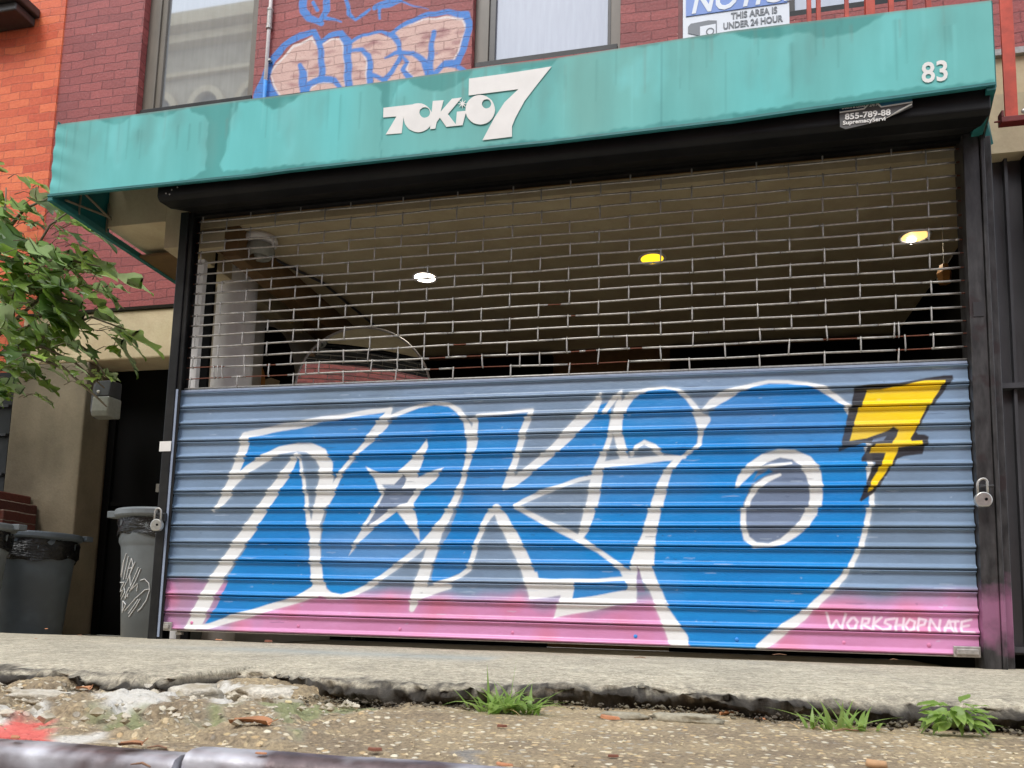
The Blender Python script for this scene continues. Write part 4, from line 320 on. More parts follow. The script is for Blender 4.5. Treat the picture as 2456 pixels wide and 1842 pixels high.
def agg_mat():
    m, t, b = nt('exposed_aggregate'); at = t.nodes.new('ShaderNodeAttribute'); at.attribute_name = 'paint'
    v = gvec(t); w = noise(t, 20, 3, v); dv = t.nodes.new('ShaderNodeVectorMath'); dv.operation = 'MULTIPLY_ADD'; lk(t, w.outputs['Color'], dv.inputs[0]); dv.inputs[1].default_value = (.012,.012,.012); lk(t, v, dv.inputs[2])
    vo = t.nodes.new('ShaderNodeTexVoronoi'); vo.inputs['Scale'].default_value = 62; lk(t, dv.outputs[0], vo.inputs['Vector'])
    n = noise(t, 6, 5, v); n2 = noise(t, 130, 5, v, .7)
    base = ramp(t, n.outputs[0], [(.3, L(128,112,90)), (.55, L(158,140,110)), (.72, L(178,158,124))]).outputs[0]
    base = mixc(t, .8, base, ramp(t, n2.outputs[0], [(.3, g_(.25)), (.7, g_(.72))]).outputs[0], 'OVERLAY')
    sp = t.nodes.new('ShaderNodeSeparateColor'); lk(t, vo.outputs['Color'], sp.inputs[0])
    peb = ramp(t, sp.outputs[0], [(.0, L(216,198,160)), (.3, L(190,160,116)), (.55, L(232,222,196)), (.8, L(150,140,126)), (1, L(204,178,130))]).outputs[0]
    inside = ramp(t, vo.outputs['Distance'], [(.32, g_(1)), (.46, g_(0))]).outputs[0]
    has = ramp(t, sp.outputs[1], [(.40, g_(0)), (.44, g_(1))]).outputs[0]; k = mixc(t, 1., inside, has, 'MULTIPLY')
    c = mixc(t, k, base, peb); c = mixc(t, at.outputs['Alpha'], c, at.outputs['Color'])
    c = mixc(t, .5, c, ramp(t, n2.outputs[0], [(.3, g_(.3)), (.7, g_(.68))]).outputs[0], 'OVERLAY')
    lk(t, c, b.inputs['Base Color']); b.inputs['Roughness'].default_value = .85
    p = bump(t, k, None, .7, .004); bump(t, n2.outputs[0], b, .7, .007, p); return m
M['walk'] = ground_mat(); M['agg'] = agg_mat()
M['dirt'] = plain('dark_soil', L(58,50,42), .95, 0, .6, 70, 1., .02, dirt=L(84,78,64))
M['asphalt'] = plain('asphalt', L(72,72,73), .9, 0, .25, 90, .5, .004)
M['steel_curb'] = plain('worn_steel_nosing', L(100,86,86), .42, .4, .35, 40, .5, .003, dirt=L(196,194,198))
VN = mathutils.noise
def h_(x, y, s, o=0): return VN.noise(mathutils.Vector((x*s+o, y*s-o, o)))
def base_ground():
    g = G(); g.add([(-60,-3.2,-.22),(60,-3.2,-.22),(60,12,-.22),(-60,12,-.22)], [(0,1,2,3)]); return g.geo
tag(obj('ground', base_ground(), M['asphalt']), kind='structure')
tag(obj('road', (lambda g: (g.add([(-60,-13,-.2),(60,-13,-.2),(60,-2.36,-.2),(-60,-2.36,-.2)], [(0,1,2,3)]), g.geo)[1])(G()), M['asphalt']), kind='structure')
tag(obj('far_pavement', (lambda g: (g.box((-60,-17,-.3),(60,-13,-.06)), g.geo)[1])(G()), M['walk']), kind='structure')
ex = [e[0] for e in EDGE]; ey = [max(-1.86, min(-1.3, e[1])) for e in EDGE]
def edge_y(x):
    b_ = float(np.interp(x, ex, ey)) if ex[0] <= x <= ex[-1] else -1.6
    return .55*b_-.45*1.58+.05*h_(x, 0, 2.3, 3)+.03*h_(x, 0, 9, 1)+.012*h_(x, 0, 34, 5)
NSW = 0
def sidewalk():
    global NSW
    xs = list(np.arange(-6, -1, .1))+list(np.arange(-1, 5, .007))+list(np.arange(5, 10, .1)); v = []; f = []; NSW = len(xs)
    prof = [(.05, .009), (-.12, .011), (-.4, .016), (-.7, .014), (-1.0, .011), (-1.15, .010)]
    rows = 0
    for (y, z) in prof: v += [(x, y, z+.002*h_(x, y, 3)) for x in xs]; rows += 1
    for k, (dy, dz) in enumerate([(.22, .006), (.13, .004), (.07, .000), (.035, -.004), (.012, -.010), (-.002, -.018), (.0, -.03), (.018, -.045), (.05, -.062), (.1, -.08)]):
        for x in xs:
            r = .045*h_(x, k*.3, 7, 2)+.03*h_(x, k*.5, 26, 4)+.012*h_(x, k*.8, 80, 1); a = min(1, k/5.)
            v.append((x, edge_y(x)+dy+r*a, dz+(.014*h_(x, k*.35, 10, 6)+.010*h_(x, k*.7, 36, 3)+.005*h_(x, k, 90, 2))*a))
        rows += 1
    n = len(xs); f = [(j*n+i, (j+1)*n+i, (j+1)*n+i+1, j*n+i+1) for j in range(rows-1) for i in range(n-1)]
    return v, f
sw = tag(obj('sidewalk', sidewalk(), M['walk'], smooth=True), kind='structure')
P = np.array([v.co[:2] for v in sw.data.vertices]); c = np.zeros((len(P), 4)); c[:,:3] = (.4,.36,.3)
chalk = {'g': (L(70,66,60), .01, .7), 'c': (L(150,176,182), .05, .55), 'k': (L(96,88,78), .012, .55)}
lay = [['s', 'k', [(.75,.0,.008),(1.05,-.7,.007),(1.3,-1.3,.006)]], ['s', 'k', [(3.05,0,.008),(3.05,-.7,.007),(3.05,-1.4,.006)]], ['s', 'c', [(.2,-.75,.06),(1.0,-.72,.1),(1.8,-.7,.05)]], ['s', 'c', [(2.5,-.9,.05),(3.0,-.85,.12),(3.7,-.8,.1),(4.3,-.86,.06)]], ['s', 'c', [(2.8,-.5,.03),(3.6,-.45,.06),(4.3,-.5,.05)]], ['s', 'c', [(-1.5,-.8,.1),(-.6,-.78,.05)]],
    ['s', 'k', [(-2,-.62,.012),(-.8,-.6,.012),(.1,-.6,.006)]], ['s', 'k', [(1.5,-.7,.01),(2.0,-.9,.008),(2.3,-1.1,.004)]], ['s', 'k', [(1.6,-.55,.01),(1.9,-.54,.01)]], ['s', 'k', [(2.45,-.62,.008),(2.8,-.3,.004)]]]
gr_ = random.Random(17)
lay += [['s', 'g', [(gx, gy, w_), (gx+w_*1.2, gy+.004, w_*.8)]] for gx, gy, w_ in [(gr_.uniform(-.5,4), gr_.uniform(-1.2,-.1), gr_.uniform(.006,.02)) for q in range(26)]]
c = paint(P, c, lay, chalk)
for i, vv in enumerate(sw.data.vertices):                            # exposed dark soil on the broken edge
    x, y, z = vv.co; j = (i // NSW)-6
    if j < 1: continue
    q = (j-2.5+4.*h_(x, j*.2, 3.1, 8)+2.2*h_(x, j*.3, 16, 2)+1.6*h_(x, j, 60, 3))/2.2; q = max(0, min(1, q))
    if q > 0: s_ = .5+.9*abs(h_(x, j*.9, 70, 6)); c[i] = (.040*s_+.012, .034*s_+.010, .028*s_+.008, .96*q)
vcol(sw, c)
pal_g = {'Wh': (L(226,222,212), .03, .85), 'Rd': (L(232,92,84), .03, .9), 'Mo': (L(120,134,70), .03, .75), 'Gy': (L(112,112,112), .02, .8)}
def strip():
    xs = np.concatenate([np.arange(-2, .2, .03), np.arange(.2, 3.7, .007), np.arange(3.7, 6, .03)]); ys = np.arange(-2.235, -1.2, .009)
    X, Y = np.meshgrid(xs, ys); Z = np.full(X.shape, -.053); hs = np.zeros(X.shape)
    for j in range(X.shape[0]):
        for i in range(X.shape[1]):
            x, y = X[j,i], Y[j,i]; n1 = h_(x, y, 7); n2 = h_(x, y, 28, 3); n3 = h_(x, y, 90, 5)
            left = 1/(1+math.exp((x-1.78)*9))*min(1, max(0, (y+2.22)/.12))
            z = .002*n1+.0013*n2+.0012*n3
            if left > .02:
                r = h_(x, y, 5, 9)+.5*h_(x, y, 13, 2)+.25*h_(x, y, 40, 7); st = math.tanh(6*(r-.05))
                z += left*(.014*st+.014*r+.006*n3+.012)
            b_ = math.exp(-((y-(-1.75+.1*(x-2)))/.07)**2)*.006*(1 if x > 1.7 else 0); z += b_
            if y < -2.17: z = min(z, -.004)
            hs[j,i] = z
    Z = Z+hs; v = [(float(a), float(b), float(c_)) for a, b, c_ in zip(X.ravel(), Y.ravel(), Z.ravel())]; n = len(xs); v = [(p[0], p[1]-.001, -.2) for p in v[:n]]+v
    return v, [(j*n+i, j*n+i+1, (j+1)*n+i+1, (j+1)*n+i) for j in range(len(ys)) for i in range(n-1)]
st = tag(obj('kerb_strip', strip(), M['agg'], smooth=True), kind='structure')
P = np.array([v.co[:2] for v in st.data.vertices]); c = np.zeros((len(P), 4)); c[:,:3] = (.4,.36,.3)
Pw = P+np.stack([.02*np.sin(P[:,1]*60+P[:,0]*31), .015*np.sin(P[:,0]*70)], 1)
vcol(st, paint(Pw, c, GRD, pal_g))
ST_V = np.array([v.co[:] for v in st.data.vertices]); ST_V = ST_V[ST_V[:,2] > -.1]
def top_z(x, y, r=.014):
    d = (ST_V[:,0]-x)**2+(ST_V[:,1]-y)**2; k = d < r*r
    return float(ST_V[k,2].max()) if k.any() else -.05
tag(obj('areaway', (lambda g: (g.box((-6,.05,-.2),(8,4.6,-.055)), g.geo)[1])(G()), M['stone']), kind='structure')
# steel-faced kerb: two lengths
def kerb(x0, x1, dy, dz, label):
    g = G(); xs = np.arange(x0, x1+.001, .02); prof = [(-2.14,-.062),(-2.205,-.046),(-2.235,-.040),(-2.262,-.040),(-2.276,-.045),(-2.284,-.056),(-2.287,-.075),(-2.288,-.2)]
    v = [(float(x), y+dy+.0025*h_(x, k, 6)+.0012*h_(x, k, 30), z+dz+.002*h_(x, k*.5, 5, 2)+.001*h_(x, k, 28, 2)) for k, (y, z) in enumerate(prof) for x in xs]; n = len(xs)
    g.add(v, [(j*n+i, (j+1)*n+i, (j+1)*n+i+1, j*n+i+1) for j in range(len(prof)-1) for i in range(n-1)])
    e = [k*n for k in range(len(prof))]; g.add([v[i] for i in e], [tuple(range(len(e)))]); e = [k*n+n-1 for k in range(len(prof))]; g.add([v[i] for i in e], [tuple(reversed(range(len(e))))])
    return tag(obj('steel_kerb', g.geo, M['steel_curb'], smooth=True), label, 'kerb', 'steel kerb edgings along the gutter')
kerb(-3, 1.742, -.012, -.017, 'lower worn steel kerb edging in the left corner of the foreground, beside the red paint')
kerb(1.745, 6, .006, -.010, 'long scratched steel kerb edging running across the foreground below the pebbly concrete')
# ---------------------------------------------------------------- main building
WY = 1.4
pal_w = {'P': (L(226,190,176), .008, .93), 'P2': (L(236,206,190), .02, .6), 'M': (L(150,92,96), .03, .75), 'W': (L(240,232,228), .008, .9), 'U': (L(46,132,214), .010, .97)}
holes = [(-1.66,-.672,3.885,6.2), (1.0,2.02,3.9,6.2), (2.98,3.98,3.96,6.2)]
def wall_geo(x0, x1, z0, z1, holes, dense, y, depth=.3):
    dx0, dx1, dz0, dz1 = dense; xb = sorted({x0, x1, *[h[0] for h in holes], *[h[1] for h in holes], dx0, dx1}); zb = sorted({z0, z1, *[h[2] for h in holes], *[h[3] for h in holes], dz0, dz1}); g = G()
    for a, b in zip(xb[:-1], xb[1:]):
        for c_, d in zip(zb[:-1], zb[1:]):
            mx, mz = (a+b)/2, (c_+d)/2
            if any(h[0] < mx < h[1] and h[2] < mz < h[3] for h in holes): continue
            if dx0 < mx < dx1 and dz0 < mz < dz1: continue
            g.add([(a,y,c_),(b,y,c_),(b,y,d),(a,y,d)], [(0,1,2,3)])
    xs = np.arange(dx0, dx1+1e-6, (dx1-dx0)/260); zs = np.arange(dz0, dz1+1e-6, (dz1-dz0)/190); v, f = grid([float(q) for q in xs], [(y, float(q)) for q in zs]); g.add(v, f)
    for h in holes:
        a, b, c_, d = h; g.add([(a,y,c_),(a,y+.14,c_),(a,y+.14,d),(a,y,d)], [(0,1,2,3)]); g.add([(b,y,c_),(b,y+.14,c_),(b,y+.14,d),(b,y,d)], [(3,2,1,0)]); g.add([(a,y,c_),(b,y,c_),(b,y+.14,c_),(a,y+.14,c_)], [(0,1,2,3)])
    return g.geo
bld = thing('brick_building', (-.2, WY, 0), 'maroon painted brick building with graffiti, standing behind the teal awning', 'building')
wl = obj('wall', wall_geo(-2.385, 4.6, 2.3, 9, holes, (-.672, 1.0, 3.6, 4.86), WY), M['maroon'], bld)
P = np.array([(v.co.x, v.co.z) for v in wl.data.vertices]); c = np.zeros((len(P), 4)); c[:,:3] = L(150,80,80)[:3]
Pw = P+np.stack([.004*np.sin(P[:,1]*40), .004*np.sin(P[:,0]*37)], 1); c = paint(Pw, c, [[k_, n_, [[*q[:2], q[2]*1.22] for q in p_]] if (k_ == 's' and n_ == 'U') else [k_, n_, p_] for k_, n_, p_ in WALLG], pal_w)
vcol(wl, c)
obj('roof', (lambda g: (g.box((-2.385,WY+.1,8.9),(4.6,9,9.1)), g.geo)[1])(G()), M['black'], bld)
def window(h, pane, y=WY, sashz=None):
    a, b, c_, d = h; fw = .045
    g = G(); g.box((a,y+.06,c_),(a+.1,y+.13,d)); g.box((b-.07,y+.06,c_),(b,y+.13,d)); g.box((a,y+.05,d-.06),(b,y+.13,d))
    w_ = obj('window', g.geo, M['frame'], bld, bevel=.004)
    g = G(); g.box((a+.1,y+.075,c_+.056),(a+.1+fw,y+.12,d)); g.box((b-.07-fw*.5,y+.075,c_+.056),(b-.07,y+.12,d)); g.box((a+.1,y+.072,c_+.056),(b-.07,y+.12,c_+.056+fw*.8))
    sub('sash', g.geo, M['frame'] if pane == 'pane' else M['frame_dk'], w_, bevel=.003)
    g = G(); g.box((a+.1+fw,y+.098,c_+.085),(b-.08,y+.104,d-.05)); sub('pane', g.geo, M[pane], w_)
    g = G(); g.box((a+.02,y+.02,c_-.02),(b-.02,y+.13,c_+.054)); sub('sill', g.geo, M['black'], w_, bevel=.003)
    return w_
def sub(name, geo, m, parent, **k):
    o = obj(name, geo, m, None, **k); wp = parent.location.copy(); q = parent.parent
    while q: wp += q.location; q = q.parent
    o.parent = parent; o.location = -wp; return o
window(holes[0], 'pane')['label'] = 'window reflecting an arched stone facade'
window(holes[1], 'pane_w')['label'] = 'window with reflected sky put into its pale glass colour'
window(holes[2], 'pane_w')
# ground-floor stucco band, pier and neighbouring doorway
g = G(); g.box((-2.43,WY-.06,1.935),(-.9,WY+.3,2.30)); obj('stucco_front', g.geo, M['stucco'], bld, bevel=.012)
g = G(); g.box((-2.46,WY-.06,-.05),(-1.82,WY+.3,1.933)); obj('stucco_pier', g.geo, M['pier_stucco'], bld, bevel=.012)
g = G(); g.prism([(WY-.075,2.302),(WY-.085,2.318),(WY-.02,2.335),(WY+.02,2.335),(WY+.02,2.302)], 'x', -2.43, -.9); obj('flashing', g.geo, M['frame_dk'], bld)
g = G(); g.box((-1.818,WY+.19,-.05),(-.7,WY+.23,1.933)); g.box((-1.80,WY+.165,-.05),(-1.74,WY+.188,1.9)); g.box((-1.735,WY+.172,.9),(-1.0,WY+.188,.93))
dr = obj('door', g.geo, M['void'], bld)
g = G(); g.lathe([(0,0),(.022,0),(.024,.004),(.018,.01),(0,.012)], (0,0,0), 20); g.v = [(-1.335+p[0], WY+.18-p[2], .86+p[1]) for p in g.v]; sub('lock_cylinder', g.geo, M['lock'], dr)
g = G(); g.box((-1.35,WY+.165,1.0),(-1.325,WY+.187,1.06)); sub('keyhole_plate', g.geo, M['galv'], dr)
# stepped header beside the shutter, vestibule shell
g = G(); g.box((-.597,.05,2.185),(-.232,WY-.062,2.42)); g.box((-.23,.047,2.032),(-.09,WY-.1,2.42)); obj('stucco_header', g.geo, M['stucco_in'], bld, bevel=.004)
g = G(); g.box((-.6,.052,2.425),(3.7,WY,2.60)); obj('extension_roof', g.geo, M['black'], bld)
g = G(); g.box((-.088,.10,2.155),(3.95,2.3,2.42)); obj('vestibule_ceiling', g.geo, M['stucco_in'], bld)
g = G(); g.box((-.085,.055,2.2),(3.6,.098,2.42)); obj('lintel', g.geo, M['brownwall'], bld)
g = G(); g.box((-.5,2.22,-.05),(4.9,2.3,2.153)); obj('shop_back_wall', g.geo, M['brownwall'], bld)
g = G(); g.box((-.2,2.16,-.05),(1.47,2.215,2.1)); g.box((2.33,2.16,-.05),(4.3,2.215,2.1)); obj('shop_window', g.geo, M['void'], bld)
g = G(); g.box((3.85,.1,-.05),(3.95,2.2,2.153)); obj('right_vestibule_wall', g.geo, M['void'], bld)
# left vestibule wall: lower soffit, white rounded column, grey wall
g = G(); g.box((-.6,.7,-.05),(-.2,2.2,2.135)); obj('left_vestibule_wall', g.geo, M['grey_wall'], bld)
g = G(); g.box((-.6,.3,2.137),(.09,2.2,2.151)); obj('soffit', g.geo, M['brownwall'], bld)
g = G(); g.box((.092,.10,1.99),(.175,2.15,2.1515)); obj('ceiling_beam', g.geo, M['brownwall'], bld)
g = G(); g.box((-.2,.101,2.045),(.09,.14,2.136)); obj('transom', g.geo, M['stucco_in'], bld)
g = G(); g.lathe([(.112,-.05),(.112,2.15)], (-.118,.56,0), 40); obj('white_column', g.geo, M['white_col'], bld, smooth=True)
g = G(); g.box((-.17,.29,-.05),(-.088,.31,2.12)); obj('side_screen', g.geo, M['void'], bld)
g = G(); g.box((-.078,.13,-.05),(-.04,.16,2.0)); obj('door_jamb_strip', g.geo, M['white_col'], bld)
# ---------------------------------------------------------------- neighbours
nb = thing('orange_building', (-4, WY, 0), 'bright orange brick building at the left edge beside the maroon wall', 'building')
g = G(); g.box((-8,WY-.01,1.9),(-2.388,WY+.4,9)); obj('wall', g.geo, M['orange'], nb)
g = G(); g.box((-8,WY-.02,-.05),(-2.5,WY+.4,1.898)); obj('shopfront', g.geo, M['black'], nb)
g = G()
for z in (1.62,1.4,1.1,.8): g.box((-8,WY-.05,z),(-2.5,WY-.022,z+.02))
obj('shopfront_rail', g.geo, M['char'], nb)
g = G(); g.box((-4,WY-.24,4.83),(-2.62,WY-.012,4.90)); g.box((-4,WY-.2,4.76),(-2.66,WY-.012,4.828)); obj('window_ledge', g.geo, M['frame_dk'], nb, bevel=.01)
rb = thing('right_shopfront', (4.2,.15,0), 'beige stuccoed shopfront at the right edge with black metal panels', 'building')
g = G(); g.box((3.735,.15,2.262),(6,.5,2.62)); obj('stucco_band', g.geo, M['stucco'], rb)
g = G(); g.box((3.735,.13,2.622),(6,.5,2.65)); obj('coping', g.geo, M['galv'], rb)
g = G(); g.box((3.735,.11,2.225),(6,.2,2.26)); obj('drip_edge', g.geo, M['char'], rb)
g = G(); g.box((3.69,.17,.06),(6,.25,2.222)); M['gate'] = plain('weathered_black_panel', L(66,66,69), .5, 0, .25, 12, .3, .004, sc=(1,1,.3), dirt=L(52,46,46))
pn = obj('metal_panel', g.geo, M['gate'], rb)
g = G()
for z in (1.145, .07): g.box((3.69,.13,z),(6,.169,z+.022))
for x in (3.69, 3.775, 3.86, 3.95): g.box((x,.145,.092),(x+.012,.169,1.144)); g.box((x+.004,.145,1.168),(x+.016,.169,2.22))
obj('panel_rib', g.geo, M['gate'], rb)
g = G(); g.box((4.6,WY,2),(9,WY+.4,9)); g.box((3.74,.3,2.655),(9,WY,2.7)); obj('upper_wall', g.geo, M['maroon'], rb)
# street facades opposite (seen only in the window and the round mirror)
ob = thing('stone_tenement', (-12,-17,0), 'pale stone tenement across the street, reflected in the left upstairs window', 'building')
g = G(); OX0, OX1, OZ = -26, -5.2, 21.8; g.box((OX0,-22,-.1),(OX1,-17,OZ)); obj('wall', g.geo, M['stone'], ob)
g = G(); g.box((OX0,-16.98,OZ-.5),(OX1+.15,-16.2,OZ)); g.box((OX0,-16.98,OZ-.85),(OX1+.1,-16.6,OZ-.52)); g.box((OX0,-16.98,OZ-2.05),(OX1+.05,-16.8,OZ-1.9)); g.box((OX0,-16.98,OZ-4.6),(OX1,-16.8,OZ-4.45)); obj('cornice', g.geo, M['stucco'], ob)
for k in range(10):
    cx = -24.6+k*1.95; g = G(); arc = [(cx+.75*math.cos(a*PI/12), OZ-3.35+.75*math.sin(a*PI/12)) for a in range(13)]; inn = [(cx+.5*math.cos(a*PI/12), OZ-3.35+.5*math.sin(a*PI/12)) for a in range(12,-1,-1)]
    g.prism([(cx+.75, OZ-5.5)]+arc+[(cx-.75, OZ-5.5),(cx-.5,OZ-5.5)]+inn+[(cx+.5,OZ-5.5)], 'y', -16.98, -16.75); wn = obj('window_arch', g.geo, M['stucco'], ob)
    g = G(); g.prism([(cx+.48, OZ-5.5)]+[(cx+.48*math.cos(a*PI/12), OZ-3.35+.48*math.sin(a*PI/12)) for a in range(13)]+[(cx-.48,OZ-5.5)], 'y', -16.99, -16.95); sub('pane', g.geo, M['frame_dk'], wn)
ob2 = thing('brick_tenement', (3,-17,0), 'red brick building with shopfront across the street, reflected in the round mirror', 'building')
g = G(); g.box((-5.1,-22,-.1),(20,-17,13.5)); obj('wall', g.geo, M['opp_brick'], ob2)
g = G(); g.box((-5.1,-16.98,13.2),(20,-16.6,13.7)); obj('cornice', g.geo, M['black'], ob2)
for k in range(5):
    x = -1+k*4.6
    for z in (3.8, 10.0):
        g = G(); g.box((x,-16.98,z),(x+1.1,-16.9,z+1.7)); wn = obj('window', g.geo, M['white'], ob2)
        g = G(); g.box((x+.08,-16.88,z+.08),(x+1.02,-16.86,z+1.62)); sub('pane', g.geo, M['frame_dk'], wn)
g = G(); g.box((-5,-16.98,2.6),(20,-16.2,3.2)); obj('shop_fascia', g.geo, M['darkred'], ob2)
# ---------------------------------------------------------------- rolling shutter
shut = thing('rolling_shutter', (1.78, 0, 0), 'steel roll-down shutter with blue spray-painted lettering and an open rod grille above', 'shutter')
SX0, SX1, ZB, ZT, NS = -.014, 3.556, .056, 1.228, 14
pitch = (ZT-ZB)/NS
prof = [(.00,.000),(.015,-.007),(.05,-.0125),(.075,-.0133),(.10,-.0135),(.125,-.0126),(.15,-.0115),(.18,-.0098),(.21,-.008),(.245,-.0064),(.28,-.0055),(.33,-.0053),(.38,-.0052),(.43,-.0051),(.48,-.0049),(.53,-.0047),(.58,-.0045),(.63,-.0043),(.68,-.004),(.73,-.0036),(.78,-.0032),(.82,-.003),(.86,-.0035),(.885,-.006),(.90,-.0085),(.92,-.0108),(.94,-.0106),(.96,-.0085),(.978,-.005),(.99,-.001)]
rows = [(p[1]*1.65, ZB+(k+p[0])*pitch) for k in range(NS) for p in prof]+[(0., ZT)]
xs = [float(q) for q in np.concatenate([np.linspace(SX0, 2.8, 760, endpoint=False), np.linspace(2.8, SX1, 330)])]
v, f = grid(xs, rows)
v = [(x, y+.0036*h_(x, z, 2.2, 8)+.0012*h_(x, z, 11, 2)+.0018*h_(x*.6, round((z-ZB)/pitch-.5)*3.7, 1, 4), z+.0022*h_(x, round((z-ZB)/pitch), 1.1, 4)) for x, y, z in v]
def sag(x, z): return z-.020*(x/3.55-.15)*min(1, z/1.2)*max(0, min(1, (2.2-z)/.9))   # the curtain hangs a little low at the right
PF = np.array([(p[0], p[2]) for p in v]); v = [(x, y, sag(x, z)) for x, y, z in v]
cur = obj('slat_curtain', (v, f), M['shutpaint'], shut, smooth=True)
P = np.array([(p[0], p[2]) for p in v]); c = np.ones((len(P), 4))
GREY = np.array(L(126,150,178)[:3]); GREY2 = np.array(L(114,134,154)[:3]); PINK = np.array(L(214,144,188)[:3]); PNK2 = np.array(L(216,130,160)[:3])
nv = np.array([h_(x, z, 1.7, 2)+.5*h_(x, z, 6, 5) for x, z in P[:: 1]])
nf = np.array([h_(x, z, 7, 3) for x, z in P])
c[:,:3] = GREY*(1-np.clip(nv*.9+.3, 0, 1))[:,None]+GREY2*np.clip(nv*.9+.3, 0, 1)[:,None]
lim = np.interp(P[:,0], [0, .5, 1.2, 2.6, 3.2, 3.6], [.305, .30, .285, .285, .31, .33])
t_ = np.clip((lim-P[:,1])/np.interp(P[:,0], [0,.4,1.,3.6], [.03,.05,.10,.10])+.35*nv+.3*nf+.1, 0, 1); t_ = t_*t_*(3-2*t_)
pk = PINK*(1-np.clip(nf*1.4, 0, 1))[:,None]+PNK2*np.clip(nf*1.4, 0, 1)[:,None]; hz = np.clip((nv-.18)*2.2, 0, .45)*(P[:,1] < .3)
t_ = t_*(1-hz); c[:,:3] = c[:,:3]*(1-t_)[:,None]+pk*t_[:,None]
pal_s = {'B': (L(0,134,208), .005, .99), 'Wh': (L(220,224,228), .03, .3), 'Bh': (L(60,140,205), .05, .22), 'W': (L(238,238,236), .006, .97), 'G': (L(116,132,158), .005, 1.), 'G2': (L(150,130,166), .005, 1.), 'K': (L(36,32,34), .005, .96), 'Y': (L(255,214,0), .004, 1.), 'W2': (L(246,226,238), .005, .92)}
fz = ((PF[:,1]-ZB)/pitch) % 1; si = np.floor((PF[:,1]-ZB)/pitch)
Pw = P+np.stack([.0045*np.clip((fz-.82)/.1, 0, 1)-.003*np.clip((.16-fz)/.1, 0, 1)+.0025*np.sin(si*2.4)*1., .0015*np.sin(P[:,0]*31)+.003*np.sin(si*5.1)*0], 1)
halo = [[k_, {'B': 'Bh', 'W': 'Wh'}[n_], q_] for k_, n_, q_ in SHUT if n_ in 'BW']
c = paint(Pw, paint(Pw, c, halo, pal_s), SHUT, pal_s)
gd = np.clip(1-np.abs(fz-1.0)/.012, 0, 1)+np.clip(1-fz/.022, 0, 1); gd = np.clip(gd, 0, 1)*.8         # grime caught in the interlocks
c[:,:3] *= (1-gd)[:,None]
dr_ = random.Random(5)                                             # runs, flecks and scrapes
for q in range(260):
    x0, z0 = dr_.uniform(.1,3.5), dr_.uniform(.1,1.2); l_ = dr_.choice([.004,.01,.03,.05])
    c = paint(P, c, [['s', dr_.choice(['F1','F2','F1']), [(x0,z0,.002),(x0+l_,z0+dr_.uniform(-.004,.004),.0045),(x0+l_*1.5,z0,.001)]]], {'F1': (L(196,210,226), .004, .45), 'F2': (L(40,60,90), .004, .5)})
for q in range(16):
    x0, z0 = dr_.uniform(.2,3.4), dr_.uniform(.3,1.1)
    c = paint(P, c, [['s', 'm', [(x0,z0,.1),(x0+.25,z0,.16),(x0+.5,z0,.08)]]], {'m': (L(150,166,190), .1, .12)})
vcol(cur, c)
# bottom bar with lip, rivets and lock slide bolts
g = G(); g.box((SX0,-.014,ZB-.006),(SX1,.004,ZB-.001)); bb = obj('bottom_bar', g.geo, M['galv'], shut, bevel=.002)
M['pinkdot'] = plain('pink_rivet', L(216,130,170), .4)
for x in (.14,.70,1.2,1.72,2.25,2.66,3.07,3.38):
    g = G(); g.ball((x,-.0075,ZB+.035), .0085, 10, 6, sc=(1,.6,1)); sub('rivet', g.geo, M['pinkdot'] if x < 2.2 or x > 2.8 else M['bluepaint'], cur, smooth=True)
for x0, x1 in ((.0,.045),(3.46,3.555)):
    g = G(); g.box((x0,-.03,ZB-.006),(x1,-.017,ZB+.036)); g.box((x0+.008,-.04,ZB+.004),(x1-.01,-.0305,ZB+.026)); obj('slide_bolt', g.geo, M['galv'], shut, bevel=.003)
g = G(); g.box((.05,.0,.032),(.08,.02,ZB-.013)); obj('foot_stop', g.geo, M['galv'], shut)
# top bar over the slats
g = G(); g.box((SX0,-.010,ZT),(SX1,.004,ZT+.012)); g.v = [(p[0], p[1], sag(p[0], p[2])) for p in g.v]
M['greypaint'] = plain('grey_blue_paint', L(150,162,182), .4, 0, .1, 30, .15, .001)
obj('top_bar', g.geo, M['greypaint'], shut, bevel=.002)
# rod grille
# grille: base rod, every rod and the 100 nearest links as sub-parts, remaining links as one
RZ = [1.243+.0555*(k+1) for k in range(18)]                       # rod heights, lowest first
def rod_z(k, x): return sag(x, RZ[k])+.0028*math.sin(x*2.1+k*1.7)+.0015*math.sin(x*9+k)
colx = [.037+.1358*k for k in range(26)]
lr = random.Random(3); LK = []
def link(g, x, z0, z1, tilt=0, wd=1.):
    n = 6; pts = []; rr = []
    for i in range(n+1):
        t = i/n; pts.append((x+tilt*(t-.5), -.0075, z0+(z1-z0)*t)); rr.append((.0021+.0017*math.sin(PI*t))*wd)
    g.tube(pts, rr, 6)
    for z, q in ((z0+.006, -.5), (z1-.006, .5)): g.tube([(x-.0022+tilt*q, -.001, z), (x+.0022+tilt*q, -.001, z)], .0066, 8)
for r in range(-1, 18):
    for ci, x in enumerate(colx):
        if not (r+ci) % 2: continue
        xx = x+lr.uniform(-.003, .003); tl = lr.uniform(-.0015, .0015)
        if r <= 1: xx += lr.uniform(-.018, .018); tl = lr.uniform(-.006, .006)
        LK.append((xx, (rod_z(r, xx) if r >= 0 else sag(xx, ZT)+.014)-.006, rod_z(r+1, xx)+.006 if r < 17 else 2.24, tl, 1.))
for r, x in ((0,.16),(0,.205),(0,1.13),(0,1.72),(1,.98),(1,1.26),(0,3.33),(1,3.29),(0,.33),(0,.66)): LK.append((x, rod_z(r,x)-.006, rod_z(r+1,x)+.006, lr.uniform(-.01,.01), .9))
